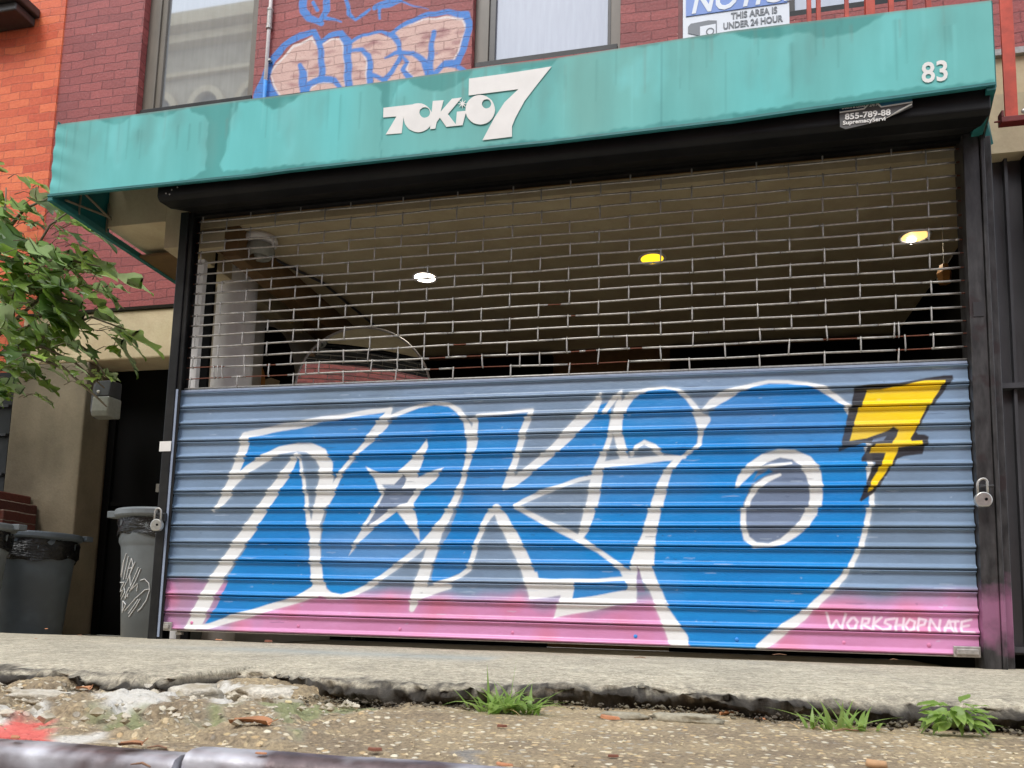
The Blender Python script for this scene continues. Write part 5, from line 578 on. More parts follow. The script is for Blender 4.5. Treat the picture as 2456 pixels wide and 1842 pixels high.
g = G(); g.tube([(xx, -.002, sag(xx, ZT)+.020) for xx in (0,3.556)], .005, 8); gr = obj('grille', g.geo, M['galv'], shut, smooth=True)
LK.sort(key=lambda q: (q[0]-C_CAM[0])**2+(q[1]-C_CAM[2])**2)
for q in LK[:100]: g = G(); link(g, *q); obj('link', g.geo, M['galv'], gr, smooth=True)
g = G()
for q in LK[100:]: link(g, *q)
obj('far_links', g.geo, M['galv'], gr, smooth=True)['kind'] = 'stuff'
for k in range(18):
    g = G(); ru = sorted([(a, b) for r, a, b in RUST if r-1 == k]); x = -.0
    g.tube([(xx, .0, rod_z(k, xx)) for xx in np.linspace(.0, 3.56, 44)], .0024, 6, 1)
    ends = []; cur_ = .012
    for a, b in ru: ends.append((cur_, a)); cur_ = b
    ends.append((cur_, 3.548))
    for a, b in ends:
        if b-a < .01: continue
        x = a
        while x < b-.01:                                            # sleeve tubes between links
            e = min(b, x+lr.choice([.27,.41,.55,.68])); n = max(2, int((e-x)/.05)); q = np.linspace(x, e-.002, n+1)
            g.tube([(xx, .0, rod_z(k, xx)) for xx in q], .0046, 8, 0); x = e
    obj('rod', g.geo, [M['galv'], M['rust']], gr, smooth=True)
# guide rails
g = G(); g.box((-.070,-.045,-.02),(-.022,.05,2.17)); g.box((-.0215,-.036,.0),(.002,-.029,2.17)); g.box((-.0215,.022,.0),(-.002,.03,2.17)); gl = obj('guide_rail', g.geo, M['black'], shut, bevel=.003)
g = G(); g.box((-.021,-.040,.02),(-.010,-.0365,1.24)); sub('edge_strip', g.geo, M['greypaint'], gl)
g = G(); g.box((-.084,-.0475,.925),(-.02,-.0455,.975)); tp = sub('paper_tape', g.geo, M['letter'], gl); tp['label'] = 'scrap of white tape on the left rail'
g = G(); g.box((3.56,-.045,.0),(3.620,.06,2.19)); g.box((3.622,-.052,.0),(3.638,.06,2.19)); g.box((3.640,.02,.0),(3.688,.1,2.19)); 
# right rail carries grey scuffs and pink overspray at its foot
m, t, b = nt('rail_overspray'); gg = t.nodes.new('ShaderNodeNewGeometry'); sp = t.nodes.new('ShaderNodeSeparateXYZ'); lk(t, gg.outputs['Position'], sp.inputs[0])
n = noise(t, 9, 5, gg.outputs['Position']); n2 = noise(t, 40, 5, gvec(t, (1,1,.3))); ad = t.nodes.new('ShaderNodeMath'); ad.operation = 'MULTIPLY_ADD'; lk(t, n.outputs[0], ad.inputs[0]); ad.inputs[1].default_value = .3; lk(t, sp.outputs[2], ad.inputs[2])
k = ramp(t, ad.outputs[0], [(.22, g_(0)), (.32, g_(.5)), (.40, g_(.5)), (.50, g_(0))]).outputs[0]
c_ = ramp(t, n2.outputs[0], [(.35, L(34,33,33)), (.66, L(66,64,64))]).outputs[0]; c_ = mixc(t, ramp(t, n.outputs[0], [(.56, g_(0)), (.64, g_(1))]).outputs[0], c_, L(46,36,36))
lk(t, mixc(t, k, c_, L(190,120,160)), b.inputs['Base Color']); b.inputs['Roughness'].default_value = .45; bump(t, n2.outputs[0], b, .3, .003); M['rail'] = m
rl = obj('guide_rail', g.geo, M['rail'], shut, bevel=.003)
g = G(); g.box((3.572,-.0475,1.39),(3.61,-.046,1.45)); sub('old_label', g.geo, M['char'], rl)
for sx_, zz in ((-.030,.605),(3.580,.70)):
    g = G(); g.box((sx_-.02,-.062,zz-.03),(sx_+.02,-.046,zz+.012)); g.tube([(sx_-.02,-.075,zz),(sx_+.028,-.075,zz+.004)], .006, 8); obj('hasp', g.geo, M['char'], shut, bevel=.003)
# hood box with chamfered left end
hp = [(.04,2.42),(-.295,2.42),(-.295,2.096),(-.26,2.085),(-.03,2.075),(.03,2.16)]
hp = [(.045,2.42),(-.288,2.42),(-.288,2.112),(-.268,2.096),(-.19,2.105),(-.05,2.165),(.045,2.17)]
g = G(); g.prism(hp, 'x', -.02, 3.583)
hd = obj('hood', g.geo, M['hood'], shut, bevel=.006)
g = G(); g.box((-.02,-.02,2.155),(3.6,.0,2.172)); sub('hood_lip', g.geo, M['black'], hd)
for x, z in ((.03,2.125),(.06,2.14),(.05,2.118),(.09,2.15)):
    g = G(); g.ball((x,-.2885,z), .004, 8, 5, sc=(1,.5,1)); sub('screw', g.geo, M['galv'], hd)
sk = thing('service_sticker', (3.17,-.299,2.14), 'peeling grey and blue sticker with a phone number, under the right end of the awning', 'sticker')
def quad(name, pts, y, m, par, th=.0012): return flat_poly(name, [pts], y, m, par, th)
sX, sZ = 3.045, 2.094
quad('backing', [(sX,sZ+.0),(sX+.02,sZ-.012),(sX+.13,sZ+.004),(sX+.22,sZ+.034),(sX+.262,sZ+.05),(sX+.262,sZ+.10),(sX,sZ+.092)], -.2985, M['stk_grey'], sk)
quad('blue_panel', [(sX+.15,sZ+.066),(sX+.262,sZ+.072),(sX+.262,sZ+.14),(sX+.13,sZ+.135)], -.2995, M['stk_blue'], sk); quad('navy_panel', [(sX,sZ+.062),(sX+.085,sZ+.066),(sX+.105,sZ+.09),(sX+.105,sZ+.12),(sX,sZ+.115)], -.2995, M['stk_navy'], sk)
quad('white_rule', [(sX,sZ+.057),(sX+.09,sZ+.061),(sX+.113,sZ+.085),(sX+.128,sZ+.085),(sX+.15,sZ+.061),(sX+.262,sZ+.067),(sX+.262,sZ+.072),(sX+.152,sZ+.066),(sX+.132,sZ+.09),(sX+.11,sZ+.09),(sX+.087,sZ+.066),(sX,sZ+.062)], -.3003, M['letter'], sk)
text('lettering', '855-789-88', .034, (sX+.018,-.3005,sZ+.026), M['letter'], sk, .0008, 0, 1.05); text('lettering', 'SupremacyServi', .022, (sX+.01,-.3005,sZ+.006), M['letter'], sk, .0005, 0, 1.1)
text('lettering', 'Doors & Locks', .0145, (sX+.008,-.3005,sZ+.072), M['letter'], sk, .0003, 0, .95); text('lettering', '24/7', .017, (sX+.108,-.3005,sZ+.07), M['letter'], sk, .0003)
text('lettering', 'Commercial', .015, (sX+.155,-.3008,sZ+.106), M['letter'], sk, .0002); text('lettering', '& Residential', .015, (sX+.165,-.3008,sZ+.084), M['letter'], sk, .0002)
g = G(); g.tube([(sX+.165,-.302,sZ+.012),(sX+.21,-.306,sZ+.034),(sX+.258,-.304,sZ+.058)], [.001,.005,.004], 6, flat=.5); obj('peeled_curl', g.geo, M['letter'], sk)
# ---------------------------------------------------------------- padlocks
def padlock(x, y, z, label, tilt, key=False):
    t_ = thing('padlock', (x,y,z), label, 'padlock', 'padlocks on the shutter rails')
    g = G(); n = 20; poly = [(x+.031*math.cos(2*PI*i/n), z-.052+.031*max(-.86, math.sin(2*PI*i/n))) for i in range(n)]; g.prism(poly, 'y', y-.011, y+.011); obj('lock_body', g.geo, M['lock'], t_, smooth=False, bevel=.004)
    g = G(); g.tube([(x-.017,y,z-.03),(x-.017,y,z+.012)]+[(x+.017*math.cos(PI-a*PI/8)+tilt*math.sin(a*PI/8), y, z+.012+.019*math.sin(a*PI/8)) for a in range(1,8)]+[(x+.017,y,z+.012),(x+.017,y,z-.03)], .0048, 8); obj('shackle', g.geo, M['galv'], t_, smooth=True)
    g = G(); g.ball((x+.008,y-.012,z-.05), .006, 8, 5, sc=(1,.3,1)); obj('keyway', g.geo, M['void'], t_)
padlock(-.035,-.082,.605, 'round steel padlock on the left rail, in front of the grey bin with white scribbles', 0)
padlock(3.565,-.085,.70, 'round steel padlock on the right rail, below the yellow bolt', .004)
# ---------------------------------------------------------------- awning
aw = thing('awning', (1.5,-.32,2.14), 'long teal canvas box awning with white lettering and dark water stains', 'awning')
tx = [p[0] for p in AWT]; tz = [p[1] for p in AWT]; bx_ = [p[0] for p in AWB]; bz = [p[1] for p in AWB]
xs = np.linspace(-.603, 3.588, 560); NR = 56; v = []
for j in range(NR+1):
    q = j/NR
    for x in xs:
        z = float(np.interp(x, bx_, bz))*(1-q)+float(np.interp(x, tx, tz))*q
        wr = .0028*math.exp(-(x+.603)/.07)*(math.sin(z*70+x*30)+.6*math.sin(z*31+x*9))+.002*h_(x, z, 2.2, 3)+.0007*h_(x, z, 9, 4)
        v.append((float(x), -.32+wr, z))
n = len(xs); f = [(j*n+i, j*n+i+1, (j+1)*n+i+1, (j+1)*n+i) for j in range(NR) for i in range(n-1)]
fr = obj('canopy', (v, f), M['canvas'], aw, smooth=True)
P = np.array([(p[0], p[2]) for p in v]); c = np.ones((len(P), 4)); TL = np.array(L(106,200,197)[:3]); TG = np.array(L(116,180,171)[:3])
nn = np.array([h_(x, z, 1.5, 6)+.6*h_(x*3.4, z*.5, 1.4, 2) for x, z in P]); k_ = np.clip(nn*.9+.45+.06*(P[:,0]-1.5), 0, 1)
c[:,:3] = TL*(1-k_)[:,None]+TG*k_[:,None]; c[:,3] = 0
pal_a = {'T': (L(62,146,140), .008, .7), 'T2': (L(52,138,134), .010, .6), 'D': (L(104,156,148), .05, .3), 'L': (L(128,218,216), .05, .4)}
Pw = P+np.stack([.004*np.sin(P[:,1]*60), .003*np.sin(P[:,0]*45)+.002*np.sin(P[:,0]*130)], 1); c = paint(Pw, c, AWN, pal_a)
ar_ = random.Random(77); sk_ = []
for q in range(80):                                               # fine drip streaks below the top edge and seams
    x0 = ar_.uniform(-.6, 3.58); zt = float(np.interp(x0, tx, tz))-ar_.choice([0,0,.04,.09]); w_ = ar_.uniform(.003,.011); l_ = ar_.uniform(.04,.26)
    sk_.append(['s', ar_.choice(['d1','d1','d2','d3']), [(x0, zt, w_), (x0+.001, zt-l_*.6, w_*.8), (x0, zt-l_, .001)]])
for x0 in (-.548, .93, 2.36): sk_.append(['s', 'sm', [(x0, 2.1, .004), (x0, 2.6, .004)]])
c = paint(P, c, sk_, {'d1': (L(72,138,130), .012, .38), 'd2': (L(120,130,116), .012, .35), 'd3': (L(134,214,210), .012, .35), 'sm': (L(56,132,128), .004, .5)})
e_ = np.clip(1-(np.interp(P[:,0], tx, tz)-P[:,1])/.012, 0, 1)*.5; c[:,:3] = c[:,:3]*(1-e_)[:,None]+np.array(L(150,140,130)[:3])*e_[:,None]
vcol(fr, c)
def bar_along(name, off, y, r, m, par, zs=bz, xs_=bx_):
    g = G(); pts = [(x, y, z+off) for x, z in zip(xs_, zs)]
    v = []; 
    for p in pts: v += [(p[0], y-r, p[2]-r*.8), (p[0], y+r, p[2]-r*.8), (p[0], y+r, p[2]+r*.8), (p[0], y-r, p[2]+r*.8)]
    f = [(4*i+k_, 4*i+(k_+1) % 4, 4*i+4+(k_+1) % 4, 4*i+4+k_) for i in range(len(pts)-1) for k_ in range(4)]+[(3,2,1,0), tuple(4*(len(pts)-1)+k_ for k_ in range(4))]
    g.add(v, f); return obj(name, g.geo, m, par)
bar_along('front_bar', .009, -.314, .008, M['teal_bar'], aw)
# hem piping, side panels, frame tubes
g = G(); g.tube([(x, -.321, z+.004) for x, z in zip(bx_, bz)], .003, 6); obj('hem_piping', g.geo, M['teal_dk'], aw)
g = G(); g.box((-.603,-.314,AWB[0][1]-.004),(-.599,.075,AWT[0][1]+.02)); obj('side_panel', g.geo, M['teal_dk'], aw)
g = G(); g.box((3.590,-.314,AWB[-1][1]),(3.594,-.02,AWT[-1][1])); obj('side_panel', g.geo, M['teal_dk'], aw)
g = G(); g.add([(-.603,-.318,AWT[0][1]),(3.59,-.318,AWT[-1][1]),(3.59,.05,2.66),(-.603,.05,2.66),(-.603,-.318,AWT[0][1]-.006),(3.59,-.318,AWT[-1][1]-.006),(3.59,.05,2.654),(-.603,.05,2.654)], [(0,1,2,3),(7,6,5,4),(0,3,7,4),(1,5,6,2)]); obj('top_cover', g.geo, M['teal_dk'], aw)
z0 = AWB[0][1]
g = G(); g.add([(-.613,-.32,z0-.02),(-.585,-.32,z0-.02),(-.585,WY-.08,z0-.02),(-.613,WY-.08,z0-.02),(-.613,-.32,z0+.012),(-.585,-.32,z0+.012),(-.585,WY-.08,z0+.012),(-.613,WY-.08,z0+.012)], [(0,1,2,3),(4,7,6,5),(0,4,5,1),(1,5,6,2),(2,6,7,3),(3,7,4,0)]); obj('side_bar', g.geo, M['teal_bar'], aw, bevel=.002)
g = G(); g.tube([(-.575,-.25,z0+.02),(-.575,.06,z0+.09)], .006, 8); g.tube([(-.585,-.15,z0),(-.585,-.15,z0+.12)], .005, 8); g.tube([(-.585,.04,z0),(-.585,.04,z0+.16)], .005, 8); g.tube([(-.57,-.16,z0+.12),(-.57,.05,z0+.075)], .006, 8); obj('frame_tube', g.geo, M['alu'], aw)
zr = AWB[-1][1]
g = G(); g.add([(3.56,-.315,zr-.012),(3.592,-.315,zr-.012),(3.645,.03,zr-.03),(3.60,.03,zr-.03),(3.56,-.315,zr+.01),(3.592,-.315,zr+.01),(3.645,.03,zr+.0),(3.60,.03,zr+.0)], [(3,2,1,0),(4,5,6,7),(0,1,5,4),(1,2,6,5),(2,3,7,6),(3,0,4,7)]); obj('side_bar', g.geo, M['teal_bar'], aw, bevel=.002)
g = G(); g.add([(3.594,-.31,zr+.0),(3.655,.0,zr+.12),(3.70,.03,zr-.02),(3.655,.03,zr-.045),(3.594,-.31,zr+.3),(3.66,.03,zr+.3)], [(0,3,1),(3,2,1),(0,1,5,4),(1,2,5)]); obj('end_flap', g.geo, M['teal_bar'], aw)
lb = None
names = ['lettering']*6
for i_, lp in enumerate(LOGO): flat_poly('lettering', lp, -.3228-.0002*i_, M['letter'], aw, .0012)
text('house_number', '83', .116, (3.335,-.3226,2.223), M['letter'], aw, .0022, 0, .84, dz=.0005)
# ---------------------------------------------------------------- notice sign and fire escape
ns = thing('notice_sign', (2.69,.29,3.05), 'white and blue camera notice sign tied to the fire escape above the awning', 'sign')
g = G(); g.box((2.437,.292,3.00),(2.94,.297,3.42)); obj('sign_board', g.geo, M['white'], ns, bevel=.002)
g = G(); g.box((2.452,.288,3.142),(2.93,.2915,3.40)); obj('header', g.geo, M['sblue'], ns)
text('lettering', 'NOTICE', .165, (2.474,.287,3.153), M['white'], ns, .004, .25, .83)
text('lettering', 'THIS AREA IS', .047, (2.668,.2905,3.095), M['sgrey'], ns, .0012, 0, .8); text('lettering', 'UNDER 24 HOUR', .047, (2.630,.2905,3.047), M['sgrey'], ns, .0012, 0, .76)
flat_poly('camera_symbol', [[(2.462,3.05),(2.462,3.085),(2.475,3.10),(2.56,3.105),(2.60,3.098),(2.60,3.055),(2.60,3.015),(2.54,3.02)]], .2895, M['sgrey'], ns, .002)
flat_poly('camera_face', [[(2.52,3.012),(2.52,3.076),(2.595,3.08),(2.595,3.012)]], .288, M['white'], ns, .001)
g = G(); g.lathe([(.014,0),(.020,0)], (0,0,0), 24); g.v = [(2.568+p[0], .2870, 3.042+p[1]) for p in g.v]; obj('camera_lens', g.geo, M['sgrey'], ns)
fe = thing('fire_escape', (3.4,.3,2.9), 'red iron fire escape above the awning with its ladder foot at the right edge', 'fire escape')
for x, w_ in ((2.425,.012),(3.033,.010),(3.076,.010),(3.203,.009),(3.305,.020),(3.399,.011),(3.48,.011),(3.56,.011)):
    g = G(); g.box((x-w_,.32-w_,2.8),(x+w_,.32+w_,4.4)); obj('baluster', g.geo, M['redmetal'] if x > 3 else M['darkred'], fe, bevel=.002)
g = G(); g.box((2.4,.30,3.9),(3.6,.34,3.94)); g.box((2.4,.30,2.86),(3.6,.34,2.9)); obj('rail', g.geo, M['redmetal'], fe)
g = G()
for k in range(12): g.box((2.4,.36+k*.085,2.84),(3.6,.40+k*.085,2.855))
obj('platform', g.geo, M['darkred'], fe)
g = G(); g.box((3.696,-.112,2.175),(3.742,-.1,3.6)); g.box((3.736,-.0995,2.175),(3.742,-.07,3.6)); obj('ladder_rail', g.geo, M['redmetal'], fe, bevel=.002)
g = G(); g.box((3.80,-.112,1.5),(3.84,-.1,3.6)); obj('ladder_rail', g.geo, M['darkred'], fe, bevel=.002)
g = G(); g.box((3.675,-.13,2.150),(3.84,-.09,2.173)); g.box((3.675,-.13,2.1735),(3.685,-.09,2.20)); g.tube([(3.655,-.11,2.165),(3.68,-.11,2.165)], .004, 6); g.box((3.78,-.13,2.1735),(3.80,-.09,2.22)); obj('foot_bracket', g.geo, M['darkred'], fe, bevel=.003)
g = G(); g.ball((3.755,-.131,2.186), .011, 10, 6, sc=(1,.6,1)); obj('bolt_head', g.geo, M['galv'], fe, smooth=True)
cd = thing('conduit', (-.56,1.35,3.8), 'thin white conduit pipe running up the brick between the graffiti and the left window', 'pipe')
g = G(); g.tube([(-.556,1.375,3.3),(-.556,1.375,5.5)], .013, 10); obj('pipe', g.geo, M['whitepipe'], cd, smooth=True)
g = G(); g.tube([(-.556,1.375,4.42),(-.556,1.375,4.56)], .019, 10); g.tube([(-.556,1.375,4.555),(-.556,1.375,4.57)], .022, 10); g.tube([(-.556,1.375,4.41),(-.556,1.375,4.425)], .022, 10); g.box((-.56,1.37,4.155),(-.525,1.398,4.17)); obj('coupling', g.geo, M['galv'], cd, smooth=False)
g = G(); g.tube([(-.556,1.375,3.6),(-.556,1.375,4.0)], .0138, 10); obj('blue_sprayed_length', g.geo, M['bluepaint'], cd, smooth=True)
# ---------------------------------------------------------------- things in the vestibule
LIT = [('bulb_w', .93, .855, 'white-lit recessed ceiling lamp, leftmost of the three in the vestibule'), ('bulb_y', 2.266, .832, 'amber recessed ceiling lamp in the middle of the vestibule'), ('bulb_c', 3.60, .80, 'cream recessed ceiling lamp at the right beside the rail')]
for mn, x, y, lab in LIT:
    t_ = thing('recessed_lamp', (x,y,2.15), lab, 'ceiling lamp', 'recessed ceiling lamps')
    g = G(); g.lathe([(.062,.0),(.074,-.006),(.078,.0),(.078,.003)], (x,y,2.153), 32); obj('trim_ring', g.geo, M['white_col'], t_, smooth=True)
    g = G(); g.lathe([(0,-.001),(.062,-.001)], (x,y,2.1535), 32); obj('lit_disc', g.geo, M[mn], t_)
    if mn == 'bulb_c': g = G(); g.ball((x-.01,y+.03,2.150), .022, 12, 8); obj('bulb', g.geo, M['bulb_w'], t_, smooth=True)
    ld = bpy.data.lights.new('lamp', 'SPOT'); ld.energy = 2.2; ld.spot_size = 2.2; ld.color = {'bulb_w': (1,.95,.85), 'bulb_y': (1,.8,.4), 'bulb_c': (1,.85,.6)}[mn]; ld.shadow_soft_size = .05
    lo = bpy.data.objects.new('lamp_light', ld); COL.objects.link(lo); lo.parent = t_; lo.location = (0,0,-.02)
fl = thing('flood_lamp', (.18,.24,2.15), 'dark round flood lamp on the ceiling in the upper left of the grille', 'ceiling lamp')
g = G(); g.lathe([(0,0),(.085,0),(.09,-.02),(.085,-.035),(0,-.035)], (.215,.24,2.152), 28); obj('base_plate', g.geo, M['white_col'], fl, smooth=True)
g = G(); g.lathe([(.03,-.035),(.07,-.045),(.078,-.075),(.06,-.11),(.05,-.112),(.045,-.085),(0,-.08)], (.215,.24,2.152), 28); obj('lamp_head', g.geo, M['lens'], fl, smooth=True)
g = G(); g.ball((.215,.24,2.052), .03, 12, 8); obj('bulb', g.geo, M['lens'], fl, smooth=True)
g = G(); g.tube([(.06,.24,2.15),(.055,.24,2.06),(.075,.25,2.0)], .008, 8); g.tube([(.1,.3,2.145),(.3,.8,2.14),(.34,1.6,2.14)], .008, 6); obj('cable', g.geo, M['plastic'], fl)
# convex round mirror
mr = thing('round_mirror', (.58,.82,1.46), 'large round mirror on the left inside the grille, reflecting red brick', 'mirror')
g = G(); R_ = .395; rings = 14; v = [(0,-.028,0)]; f = []
for i in range(1, rings+1):
    q = R_*i/rings
    for k in range(56): v.append((q*math.cos(2*PI*k/56), -.028*(1-(i/rings)**2), q*math.sin(2*PI*k/56)))
for k in range(56): f.append((0, 1+k, 1+(k+1) % 56))
for i in range(rings-1):
    for k in range(56): a = 1+i*56; f.append((a+k, a+56+k, a+56+(k+1) % 56, a+(k+1) % 56))
MX = mathutils.Matrix.Rotation(math.radians(15), 4, 'Z') @ mathutils.Matrix.Rotation(math.radians(-.6), 4, 'X')
tr = lambda L_: [tuple((MX @ mathutils.Vector(p))+mathutils.Vector((.585,.82,1.455))) for p in L_]
obj('mirror_glass', (tr(v), f), M['mirror'], mr, smooth=True)
g = G(); g.tube([(R_*math.cos(2*PI*k/64)*1.01, .0, R_*math.sin(2*PI*k/64)*1.01) for k in range(65)], .007, 8, cap=False); g.v = tr(g.v); obj('mirror_rim', g.geo, M['galv'], mr, smooth=True)
g = G(); g.tube([(.585,.85,1.1),(.585,.85,.0)], .012, 8); g.box((.45,.75,-.052),(.72,.95,-.03)); obj('stand', g.geo, M['black'], mr)
# painted oval board (generic shapes only)
pb = thing('painted_board', (-.14,1.02,1.6), 'black painted oval board with orange shapes, between the white column and the round mirror', 'board')
el = lambda cx, cz, a, b_, n=36: [(cx+a*math.cos(2*PI*i/n), cz+b_*math.sin(2*PI*i/n)) for i in range(n)]
flat_poly('board', [[(max(-.195, p[0]), p[1]) for p in el(-.165,1.5,.20,.47) if p[0] > -.3]], 1.0, M['void'], pb, .02)
M['och'] = plain('orange_gloss_paint', L(196,136,70), .4); M['brn'] = plain('brown_gloss_paint', L(120,66,34), .4)
flat_poly('orange_oval', [el(-.245,1.60,.075,.13)], .998, M['och'], pb, .001); flat_poly('brown_oval', [el(-.245,1.62,.045,.09)], .9965, M['brn'], pb, .001)
flat_poly('blue_dot', [el(-.235,1.53,.03,.03,20)], .995, M['stk_blue'], pb, .001); flat_poly('cream_patch', [[(-.17,1.62),(-.13,1.63),(-.05,1.6),(-.02,1.5),(-.02,1.4),(-.2,1.4),(-.17,1.5)]], .998, M['stucco_in'], pb, .001)
flat_poly('black_ring', [el(.0,1.55,.075,.10)], .996, M['void'], pb, .001)
# shelf clutter glinting at the right
hl = thing('hanging_lantern', (3.72,.75,1.95), 'small amber glass lantern hanging at the far right inside the grille', 'lantern')
g = G(); g.lathe([(.0,.05),(.02,.045),(.035,0),(.028,-.05),(0,-.055)], (3.70,.7,1.90), 6); obj('glass_shade', g.geo, M['och'], hl)
g = G(); g.tube([(3.70,.7,1.95),(3.70,.7,2.15)], .003, 6); g.tube([(3.66,.7,1.86),(3.74,.7,1.99)], .003, 6); obj('wire', g.geo, M['galv'], hl)
# ---------------------------------------------------------------- bins
def brute(x, y, z, sc, mat, label, collar, rot=0):
    t_ = thing('trash_can', (x,y,z), label, 'bin', 'grey round bins by the wall')
    H = .70*sc; R0 = .215*sc; R1 = .262*sc
    g = G(); g.lathe([(0,0),(R0*.96,0),(R0,.012),(R0+(R1-R0)*.74,H*.72),(R1*.965,H*.735),(R1*1.0,H*.76),(R1*1.01,H*.90),(R1*1.02,H*.93),(R1*.97,H*.93),(R0,.03),(0,.03)], (x,y,z), 48); obj('bin_body', g.geo, mat, t_, smooth=True, bevel=.0)
    g = G(); g.lathe([(R1*1.02,H*.93),(R1*1.10,H*.94),(R1*1.12,H*.955),(R1*1.12,H*.985),(R1*1.10,H*1.0),(R1*1.03,H*1.0),(R1*1.0,H*.94)], (x,y,z), 48)
    for a in (rot, rot+PI):
        ca, sa = math.cos(a), math.sin(a); cx, cy = x+ca*R1*1.13, y+sa*R1*1.13
        g.box((cx-.05,cy-.03,z+H*.952),(cx+.05,cy+.03,z+H*1.004))
    obj('rim', g.geo, mat, t_, smooth=False, bevel=.004)
    g = G(); n = 64; v = []
    lv_ = [(H*.935,1.03,.004),(H*.90,1.035,.008),(H*.86,1.04,.007),(H*(.82-collar),1.035,.006),(H*(.80-collar),1.015,.004)]
    for i, (zz, rr, wb) in enumerate(lv_):
        for k in range(n):
            a = 2*PI*k/n; q = R1*rr+wb*math.sin(7*a+i*1.3)+wb*.6*math.sin(17*a-i); v.append((x+q*math.cos(a), y+q*math.sin(a), z+zz+(.012*math.sin(3*a+1)+.006*math.sin(11*a) if i > 2 else 0)))
    g.add(v, [(i*n+(k+1) % n, i*n+k, (i+1)*n+k, (i+1)*n+(k+1) % n) for i in range(len(lv_)-1) for k in range(n)]); obj('bin_bag', g.geo, M['bag'], t_, smooth=True)
    return t_
b1 = brute(-.345,.47,-.055,1.055, M['can'], 'grey round bin with white marker scribbles, standing against the left shutter rail', -.0, .3)
# marker scribble wrapped on the bin
g = G(); bxx, byy = -.345, .47
for s_ in TAG:
    pts = []
    for (x, z) in s_:
        a = C_CAM[0]+(x-C_CAM[0])*1.0; dx, dy = x-C_CAM[0], .18-C_CAM[1]; k2 = (z-C_CAM[2])
        r_ = .2325+.068*z; ox, oy = C_CAM[0]-bxx, C_CAM[1]-byy; A_ = dx*dx+dy*dy; B_ = 2*(ox*dx+oy*dy); Cq = ox*ox+oy*oy-(r_+.0015)**2; D_ = B_*B_-4*A_*Cq
        if D_ < 0: continue
        tt = (-B_-math.sqrt(D_))/(2*A_); pts.append((C_CAM[0]+dx*tt, C_CAM[1]+dy*tt, C_CAM[2]+k2*tt))
    if len(pts) > 1:
        fine = []
        for a, b_ in zip(pts[:-1], pts[1:]):
            for q in (0,.33,.66): fine.append(tuple(a[i]+(b_[i]-a[i])*q for i in range(3)))
        fine.append(pts[-1]); g.tube(fine, .0026, 5)
obj('scribble', g.geo, M['chalk'], b1)
brute(-1.79,.98,-.06,.98, M['can_dk'], 'dark grey round bin with a shiny black bag, in front of the stucco pier', .06, .8)
brute(-1.70,.36,-.06,.98, M['can'], 'grey round bin cut off by the left edge of the photo, nearest the camera', .04, .5)
pr = obj('brick_pier', (lambda g: (g.box((-3.2,1.0,-.05),(-2.13,1.33,.87)), g.box((-3.2,1.0,.872),(-2.19,1.33,.935)), g.box((-3.2,1.02,-.05),(-2.10,1.3,.80)), g.geo)[-1])(G()), M['dark_brick'], None, bevel=.01)
tag(pr, 'low dark red brick pier behind the bins at the left edge', 'pier')
# wall lamp on the stucco pier corner
wlp = thing('wall_lamp', (-1.56,1.27,1.6), 'boxy dark wall lamp with frosted lens on the stucco pier beside the doorway', 'wall lamp')
wy = 1.338
g = G(); g.prism([(wy,1.49),(wy-.05,1.49),(wy-.09,1.53),(wy-.09,1.63),(wy-.075,1.74),(wy,1.75)], 'x', -1.69, -1.645); g.prism([(wy,1.63),(wy-.125,1.63),(wy-.11,1.745),(wy,1.75)], 'x', -1.644, -1.515); obj('housing', g.geo, M['plastic'], wlp, bevel=.006)
g = G(); g.prism([(wy,1.49),(wy-.06,1.475),(wy-.125,1.485),(wy-.135,1.52),(wy-.127,1.627),(wy,1.628)], 'x', -1.643, -1.508); obj('frosted_lens', g.geo, M['lens'], wlp, bevel=.008)
g = G(); g.ball((-1.60,wy-.125,1.66), .012, 10, 6); obj('photo_sensor', g.geo, M['letter'], wlp, smooth=True)
# ---------------------------------------------------------------- fig tree
def leaf_mat(name, a, b_, und):
    m, t, b = nt(name); g = t.nodes.new('ShaderNodeNewGeometry'); n = noise(t, 5, 3, g.outputs['Position']); n2 = noise(t, 60, 4, g.outputs['Position'])
    c = ramp(t, n.outputs[0], [(.35, a), (.65, b_)]).outputs[0]; c = mixc(t, .4, c, ramp(t, n2.outputs[0], [(.3, g_(.4)), (.7, g_(.6))]).outputs[0], 'OVERLAY')
    c = mixc(t, g.outputs['Backfacing'], c, und); lk(t, c, b.inputs['Base Color']); b.inputs['Roughness'].default_value = .42
    tr_ = t.nodes.new('ShaderNodeBsdfTranslucent'); lk(t, mixc(t, .5, c, L(140,190,50)), tr_.inputs[0]); mx = t.nodes.new('ShaderNodeMixShader'); mx.inputs[0].default_value = .45
    lk(t, b.outputs[0], mx.inputs[1]); lk(t, tr_.outputs[0], mx.inputs[2]); lk(t, mx.outputs[0], t.nodes['Material Output'].inputs[0]); bump(t, n2.outputs[0], b, .2, .003); return m
M['leaf1'] = leaf_mat('fig_leaf', L(106,134,62), L(150,176,88), L(206,220,186)); M['leaf2'] = leaf_mat('young_fig_leaf', L(136,172,62), L(168,196,90), L(190,212,140))
M['leaf3'] = leaf_mat('dark_fig_leaf', L(56,80,44), L(84,112,58), L(158,178,142))
M['bark'] = plain('fig_bark', L(110,98,78), .8, 0, .25, 40, .5, .004)
LEAF = [(0,0),(.10,-.03),(.20,.04),(.30,.15),(.36,.25),(.44,.22),(.46,.30),(.38,.36),(.30,.38),(.24,.42),(.30,.55),(.38,.68),(.42,.80),(.36,.84),(.28,.76),(.18,.64),(.12,.58),(.10,.68),(.12,.84),(.08,.98),(0,1.06)]
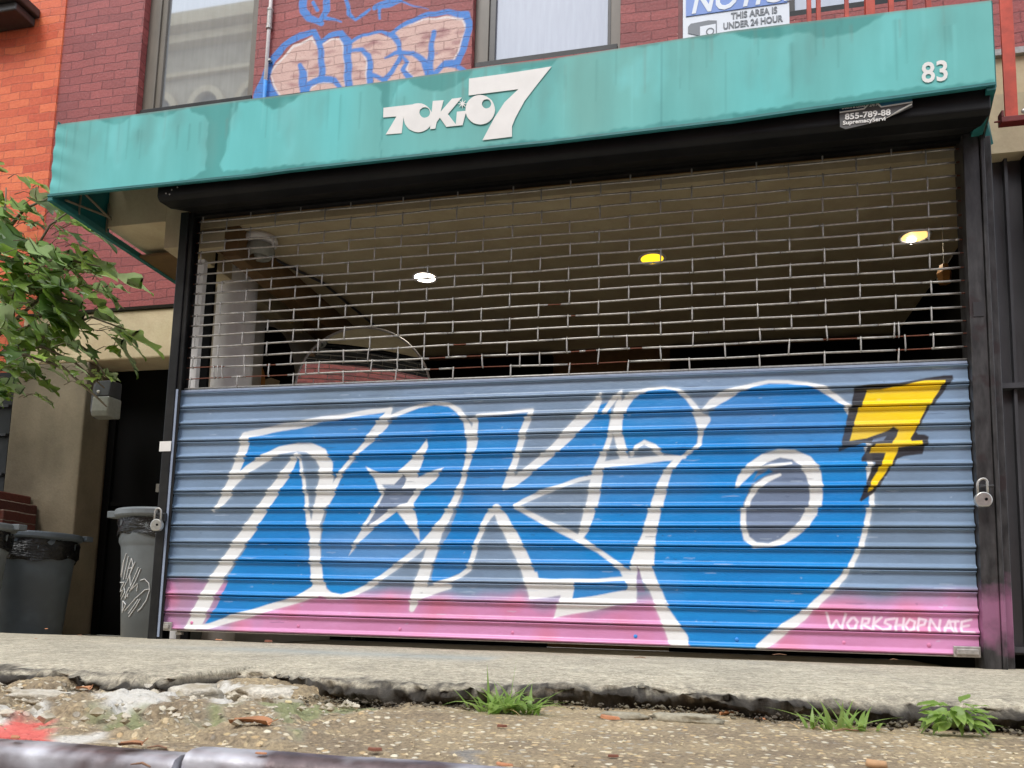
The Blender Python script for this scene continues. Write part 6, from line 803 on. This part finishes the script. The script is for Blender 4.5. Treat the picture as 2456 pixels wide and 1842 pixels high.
def add_leaf(g, c, size, az, pitch, roll, m, simple=False):
    """blade built as two halves folded along the midrib, curling toward the tip"""
    pr_ = LEAF if not simple else [(0,0),(.12,.1),(.2,.3),(.22,.5),(.16,.75),(.06,.93),(0,1.0)]
    Rm_ = mathutils.Euler((pitch, roll, az), 'XYZ').to_matrix(); v = []; n = len(pr_)
    mid = [(0, p[1] if i else 0) for i, p in enumerate(pr_)]
    for sgn in (1, -1):
        for (x, y) in pr_: v.append((sgn*x*.95, y, .22*abs(x)-.22*y*y+.04*math.sin(9*y+sgn)))
    for (x, y) in mid: v.append((0, y, -.22*y*y))
    v = [tuple(Rm_ @ (mathutils.Vector(p)*size)+mathutils.Vector(c)) for p in v]
    f = []
    for i in range(n-1): f.append((i, i+1, 2*n+i+1, 2*n+i)); f.append((2*n+i, 2*n+i+1, n+i+1, n+i))
    g.add(v, f, m)
ft = thing('fig_tree', (-3.3,.45,-.2), 'fig tree with large lobed green leaves reaching in from the left edge', 'tree')
g = G(); tr2 = random.Random(12); gs = G()
for (x, y, z, s_) in LEAVES:
    for k in range(3 if x < -1.9 else 2):
        az = tr2.uniform(-2.6, -.5); pt_ = tr2.uniform(-.75, .1); rl_ = tr2.uniform(-.6, .6)
        cx, cy, cz = x+tr2.uniform(-.05,.03)-.03*k, y+tr2.uniform(-.18,.18), z+tr2.uniform(-.035,.035)
        sz = s_*(1.15 if not (x > -1.75 and z < 1.8) else .7)*tr2.uniform(.75, 1.12)*(.95 if k else 1.); m_ = 0 if tr2.random() < .6 else (1 if tr2.random() < .4 else 2)
        add_leaf(g, (cx,cy,cz), sz, az, pt_, rl_, m_, tr2.random() < .25)
        d_ = mathutils.Euler((pt_, rl_, az), 'XYZ').to_matrix() @ mathutils.Vector((0,-1,-.1)); gs.tube([(cx,cy,cz), (cx+d_.x*sz*.25, cy+d_.y*sz*.25, cz+d_.z*sz*.25), (cx+d_.x*sz*.5-.02, cy+d_.y*sz*.5, cz+d_.z*sz*.4-.03)], [.0018,.002,.0028], 5)
for k in range(150):                                                # foliage outside the left edge
    x = tr2.uniform(-3.6,-2.45); z = tr2.uniform(1.5,3.4); add_leaf(g, (x, tr2.uniform(-.1,1.1), z), tr2.uniform(.13,.26), tr2.uniform(-3,3), tr2.uniform(-.8,.3), tr2.uniform(-.6,.6), tr2.choice([0,0,1,2]))
obj('crown', g.geo, [M['leaf1'], M['leaf2'], M['leaf3']], ft, smooth=True)
for tw in TWIGS: n = len(tw); gs.tube(tw, [.013-.009*i/(n-1) for i in range(n)], 7)
obj('twigs', gs.geo, M['bark'], ft, smooth=True)
g = G(); g.tube([(-3.3,.45,-.22),(-3.25,.45,.4),(-3.1,.5,1.1),(-2.95,.5,1.7),(-2.8,.5,2.4),(-2.75,.5,3.2)], [.07,.06,.05,.035,.022,.01], 12); g.tube([(-3.1,.5,1.1),(-2.7,.5,1.35),(-2.3,.5,1.5)], [.03,.022,.014], 8); obj('trunk', g.geo, M['bark'], ft, smooth=True)
# ---------------------------------------------------------------- weeds in the crack
M['grass'] = leaf_mat('grass_blade', L(116,146,66), L(152,178,94), L(180,198,134)); M['dry'] = plain('dry_grass', L(186,156,112), .8)
def blade(g, p, az, ln, lean, w, m=0, curl=.9):
    n = 6; v = []; ca, sa = math.cos(az), math.sin(az)
    for i in range(n+1):
        t_ = i/n; r_ = ln*lean*t_**1.2; z = ln*(t_*(1-lean*.45)-curl*lean*.55*t_*t_); ww = w*(1-t_)**.7*(.5+.9*math.sin(PI*min(1, t_+.15)))
        c0 = (p[0]+ca*r_, p[1]+sa*r_, p[2]+z); v += [(c0[0]-sa*ww, c0[1]+ca*ww, c0[2]), (c0[0], c0[1], c0[2]-ww*.35), (c0[0]+sa*ww, c0[1]-ca*ww, c0[2])]
    g.add(v, [(3*i+k, 3*i+k+1, 3*i+k+4, 3*i+k+3) for i in range(n) for k in range(2)], m)
def tuft(c, n, ln, label, seed, tall=(), broad=0, dry=4):
    r_ = random.Random(seed); g = G()
    for i in range(n): blade(g, (c[0]+r_.gauss(0,.034), c[1]+r_.gauss(0,.012), c[2]), r_.uniform(0, 2*PI), ln*r_.uniform(.5,1.1), r_.uniform(.35,1.0), r_.uniform(.003,.0055))
    for dx, h, le, az in tall: blade(g, (c[0]+dx, c[1], c[2]), az, h, le, .0042, 0, .4)
    for i in range(dry): blade(g, (c[0]+r_.gauss(0,.03), c[1]+r_.gauss(0,.01), c[2]), r_.uniform(0, 2*PI), ln*.7, 1.1, .002, 1)
    for i in range(broad):
        a = r_.uniform(-2.8,-.2) if r_.random() < .7 else r_.uniform(0,3); q = r_.uniform(.01,.045)
        add_leaf(g, (c[0]+q*math.cos(a), c[1]+q*.5*math.sin(a), c[2]+r_.uniform(.01,.05)), r_.uniform(.028,.05), a-PI/2, r_.uniform(-.7,.5), r_.uniform(-.5,.5), 0, True)
        g.tube([(c[0],c[1],c[2]), (c[0]+q*math.cos(a), c[1]+q*.5*math.sin(a), c[2]+.02)], .0012, 5, 0)
    return tag(obj('weed', g.geo, [M['grass'], M['dry']], None, smooth=True), label, 'weed')
tuft((2.085,-1.62,-.05), 60, .135, 'green grass tuft with two tall upright blades, middle of the cracked pavement edge', 3, [(.0,.135,.12,.4),(-.045,.115,.1,2.6),(-.09,.085,.6,3.0),(.05,.09,1.,0),(.03,.1,1.,-.3)], 8)
tuft((2.77,-1.62,-.05), 26, .105, 'low grass sprig with long drooping blades beside the brown fallen leaf', 8, [(-.03,.12,1.0,3.2),(.02,.1,1.0,-.15),(-.02,.09,.6,2.4)], 0, 5)
tuft((2.98,-1.62,-.035), 8, .07, 'bright leafy weed right of the brown fallen leaf', 5, (), 48, 1)
tuft((3.20,-1.62,-.05), 18, .10, 'small grass sprig at the right edge of the photo', 15, (), 3, 2)
# ---------------------------------------------------------------- litter and stones
M['l_o'] = plain('orange_bark', L(188,128,90), .8, 0, .2, 60, .6, .003); M['l_d'] = plain('dark_red_bark', L(128,80,62), .8, 0, .25, 60, .6, .003); M['l_t'] = plain('brown_twig', L(140,104,78), .8, 0, .25, 60, .6, .003)
M['l_p'] = plain('tan_husk', L(198,158,118), .8, 0, .2, 50, .5, .003); M['l_y'] = plain('pale_chip', L(222,206,160), .8, 0, .15, 60, .4, .003); M['l_b'] = plain('brown_leaf', L(168,116,78), .7, 0, .25, 30, .5, .004); M['l_k'] = plain('black_pebble', L(52,50,52), .7)
M['l_c'] = M['l_b']
LAB = {'o': 'orange wood chip', 'd': 'dark red piece of bark', 't': 'thin brown twig', 'p': 'tan seed husk', 'y': 'pale wood chip', 'b': 'dry brown leaf', 'k': 'black pebble', 'c': 'curled dry leaf'}
NM = {'o': 'wood_chip', 'd': 'bark_piece', 't': 'twig', 'p': 'seed_husk', 'y': 'wood_chip', 'b': 'dry_leaf', 'k': 'pebble', 'c': 'dry_leaf'}
WHERE = ['on the far pavement in front of the dark bins','on the pavement in front of the doorway','on the pavement below the pointed foot of the first letter','on the pavement under the left part of the shutter','on the pavement between the two weeds, under the middle of the shutter','on the pavement below the big blue letter','on the pavement below the white signature','lying under the shutter gap right of the middle','tiny, in front of the stucco pier',
 'standing upright in the dark crack left of the central grass tuft','in the mossy hollow left of the central grass','at the edge of the dark hole left of the central grass','on the broken concrete in the left foreground','leaning beside the curled leaf in the left foreground','lying flat beside the mossy hollow','small, near the steel kerb left of centre','on the pebbly concrete left of centre','on the pebbly concrete just below the central grass tuft','large, on the pebbly concrete right of centre, below the flat stones','square, on the pebbly concrete near the steel kerb','bunched in the crack right of the flat stones','in the crack left of the drooping grass sprig','large, in the crack between the two right-hand weeds','just below the leafy weed','crumpled, alone on the pebbly concrete in the lower right corner','near the bottom right corner','on the pebbly concrete below the drooping grass sprig','resting on the steel kerb at centre','half covering the red paint patch','beside the steel kerb in the left foreground','along the crack in the broken concrete at far left']
lt = random.Random(21)
for i, (x, y, z, s_, k) in enumerate(LITTER):
    g = G(); a = lt.uniform(-.5,.5); ca, sa = math.cos(a), math.sin(a)
    zb = z if i < 9 else -.036
    if i >= 9: zb = top_z(x, y)+.0005
    if i == 27: zb = -.038
    if i < 9: zb = .034 + .02*min(0, y) + .006; y = max(y, -1.1)
    if i == 9:
        g.tube([(x,y,-.045),(x-.002,y,-.03),(x-.006,y,-.02),(x-.008,y,-.008)], [.006,.009,.005,.006], 8)
    elif k in 't': g.tube([(x-ca*s_/2,y-sa*s_/2,zb+.001),(x,y+.003,zb+.004),(x+ca*s_/2,y+sa*s_/2,zb+.001)], [.001,.0018,.0012], 6)
    elif k in 'bc':
        nn_ = 10; v = []
        for j in range(nn_+1):
            t_ = j/nn_-.5; w_ = s_*.28*math.cos(t_*2.6)**.7+.001
            for q in (-1,-.5,0,.5,1): v.append((x+ca*t_*s_-sa*q*w_, y+sa*t_*s_+ca*q*w_, zb+.001+(.30*s_*q*q*.5 if k == 'c' else .12*s_*q*q)+.03*s_*math.sin(5*t_+1)))
        g.add(v, [(5*j+q, 5*j+q+1, 5*j+q+6, 5*j+q+5) for j in range(nn_) for q in range(4)]); g.tube([(x+ca*s_*.48,y+sa*s_*.48,zb+.004),(x+ca*s_*.72,y+sa*s_*.72,zb+.012)], .0009, 5)
    else:
        n = 9; th = {'o': .10,'d': .2,'y': .16,'p': .32,'k': .7}[k]*s_; wd = {'o': .42,'d': .3,'y': .3,'p': .36,'k': .8}[k]
        ol = [((s_/2)*math.cos(2*PI*j/n)*lt.uniform(.78,1.08), (s_/2)*wd*math.sin(2*PI*j/n)*lt.uniform(.7,1.15)) for j in range(n)]
        v = [(x+ca*p-sa*q, y+sa*p+ca*q, zb+.08*abs(p)) for p, q in ol]+[(x+(ca*p-sa*q)*.86, y+(sa*p+ca*q)*.86, zb+th+.1*abs(p)*lt.uniform(.3,1.4)) for p, q in ol]
        g.add(v, [tuple(reversed(range(n))), tuple(range(n, 2*n))]+[(j, (j+1) % n, (j+1) % n+n, j+n) for j in range(n)])
    tag(obj(NM[k], g.geo, M['l_'+k], None, smooth=k in 'bcp', bevel=.0008 if k in 'ody' else 0), LAB[k]+' '+WHERE[i], {'t': 'twig','b': 'leaf','c': 'leaf','k': 'pebble','p': 'seed husk'}.get(k, 'wood chip'))
def rock(c, s, seed, label, m, sc=(1,.7,.4)):
    r_ = seed; g = G(); v = []; H_, N_ = 12, 18
    for i in range(H_+1):
        for k in range(N_):
            t_ = PI*i/H_; a = 2*PI*k/N_; d = mathutils.Vector((math.sin(t_)*math.cos(a), math.sin(t_)*math.sin(a), math.cos(t_))); q = s*(1+.35*VN.noise(d*1.6+mathutils.Vector((r_,0,0)))+.15*VN.noise(d*5+mathutils.Vector((r_,1,0))))
            v.append((c[0]+d.x*q*sc[0], c[1]+d.y*q*sc[1], c[2]+max(-.5, min(.62, d.z))*q*sc[2]))
    g.add(v, [(i*N_+k, (i+1)*N_+k, (i+1)*N_+(k+1) % N_, i*N_+(k+1) % N_) for i in range(H_) for k in range(N_)]+[tuple(range(N_))])
    return tag(obj('stone', g.geo, m, None, smooth=True), label, 'stone')
M['conc'] = plain('broken_concrete', L(206,198,182), .95, 0, .3, 110, .9, .008, dirt=L(168,156,134)); M['slab'] = plain('flat_kerb_stone', L(156,148,128), .95, 0, .25, 90, .7, .006)
rock((1.28,-1.66,-.040), .085, 3.1, 'pale broken concrete lump at left, with a flat white top', M['conc'], (1.5,.8,.34))
rock((1.48,-1.60,-.042), .072, 7.7, 'pale rounded concrete lump beside the dark hole, left of centre', M['conc'], (1.1,.9,.44))
rock((1.10,-1.86,-.040), .06, 9.2, 'low white crumbled concrete lump beside the red paint patch', M['conc'], (1.6,.9,.3))
rock((1.62,-1.75,-.044), .03, 1.2, 'small brownish stone just right of the pale rounded lump', M['slab'], (1.2,.8,.6))
rock((2.335,-1.62,-.044), .032, 5.5, 'flat grey kerb stone right of the central grass tuft', M['slab'], (1.6,.7,.34))
rock((2.47,-1.61,-.044), .045, 6.4, 'longer flat grey kerb stone, right of its smaller neighbour', M['slab'], (1.7,.6,.3))
# loose rubble and soil crumbs in the crack: nobody could count them
def crumbs(n, name, m, pos, smin, smax, seed):
    r_ = random.Random(seed); g = G()
    for q in range(n):
        x, y, z = pos(r_); s = smin*(smax/smin)**(r_.random()**2.2); a = r_.uniform(0, PI); v = []
        for (i_, j_, k_) in ((1,0,0),(-1,0,0),(0,1,0),(0,-1,0),(0,0,1),(0,0,-1),(.6,.6,.55),(-.6,-.5,.6)):
            px, py = i_*s*r_.uniform(.7,1.3), j_*s*r_.uniform(.6,1.1); v.append((x+px*math.cos(a)-py*math.sin(a), y+px*math.sin(a)+py*math.cos(a), z+k_*s*r_.uniform(.35,.8)))
        g.add(v, [(0,2,6),(2,4,6),(4,0,6),(2,1,4),(1,3,7),(3,4,7),(4,1,7),(3,0,4),(2,0,5),(1,2,5),(3,1,5),(0,3,5)])
    return tag(obj(name, g.geo, m), kind='stuff')
M['soilc'] = plain('soil_crumb', L(74,66,56), .95, 0, .5, 60, .6, .01, dirt=L(120,112,92)); M['whitec'] = plain('lime_crust', L(196,186,166), .95, 0, .25, 120, .6, .004, dirt=L(150,138,112))
def p_s(r_): x = r_.uniform(.6, 3.6); return x, edge_y(x)-.005-abs(r_.gauss(0,.035)), -.050+r_.uniform(0,.012)
crumbs(1700, 'soil_crumbs', M['soilc'], p_s, .0018, .009, 31)
def p_w(r_): x = r_.uniform(.75, 1.78); y = r_.uniform(-2.14,-1.62); return x, y, -.036+.014*h_(x, y, 5, 9)
crumbs(520, 'rubble', M['whitec'], p_w, .0025, .017, 32)
def p_g(r_): x = r_.uniform(1.0, 3.4); y = r_.uniform(-2.2,-1.66); return x, y, -.0525+.002*h_(x, y, 7)
M['peb'] = plain('pebble_grit', L(206,190,156), .8, 0, .3, 16, .3, .002, dirt=L(140,120,96))
crumbs(1100, 'grit', M['peb'], p_g, .0018, .0052, 33)
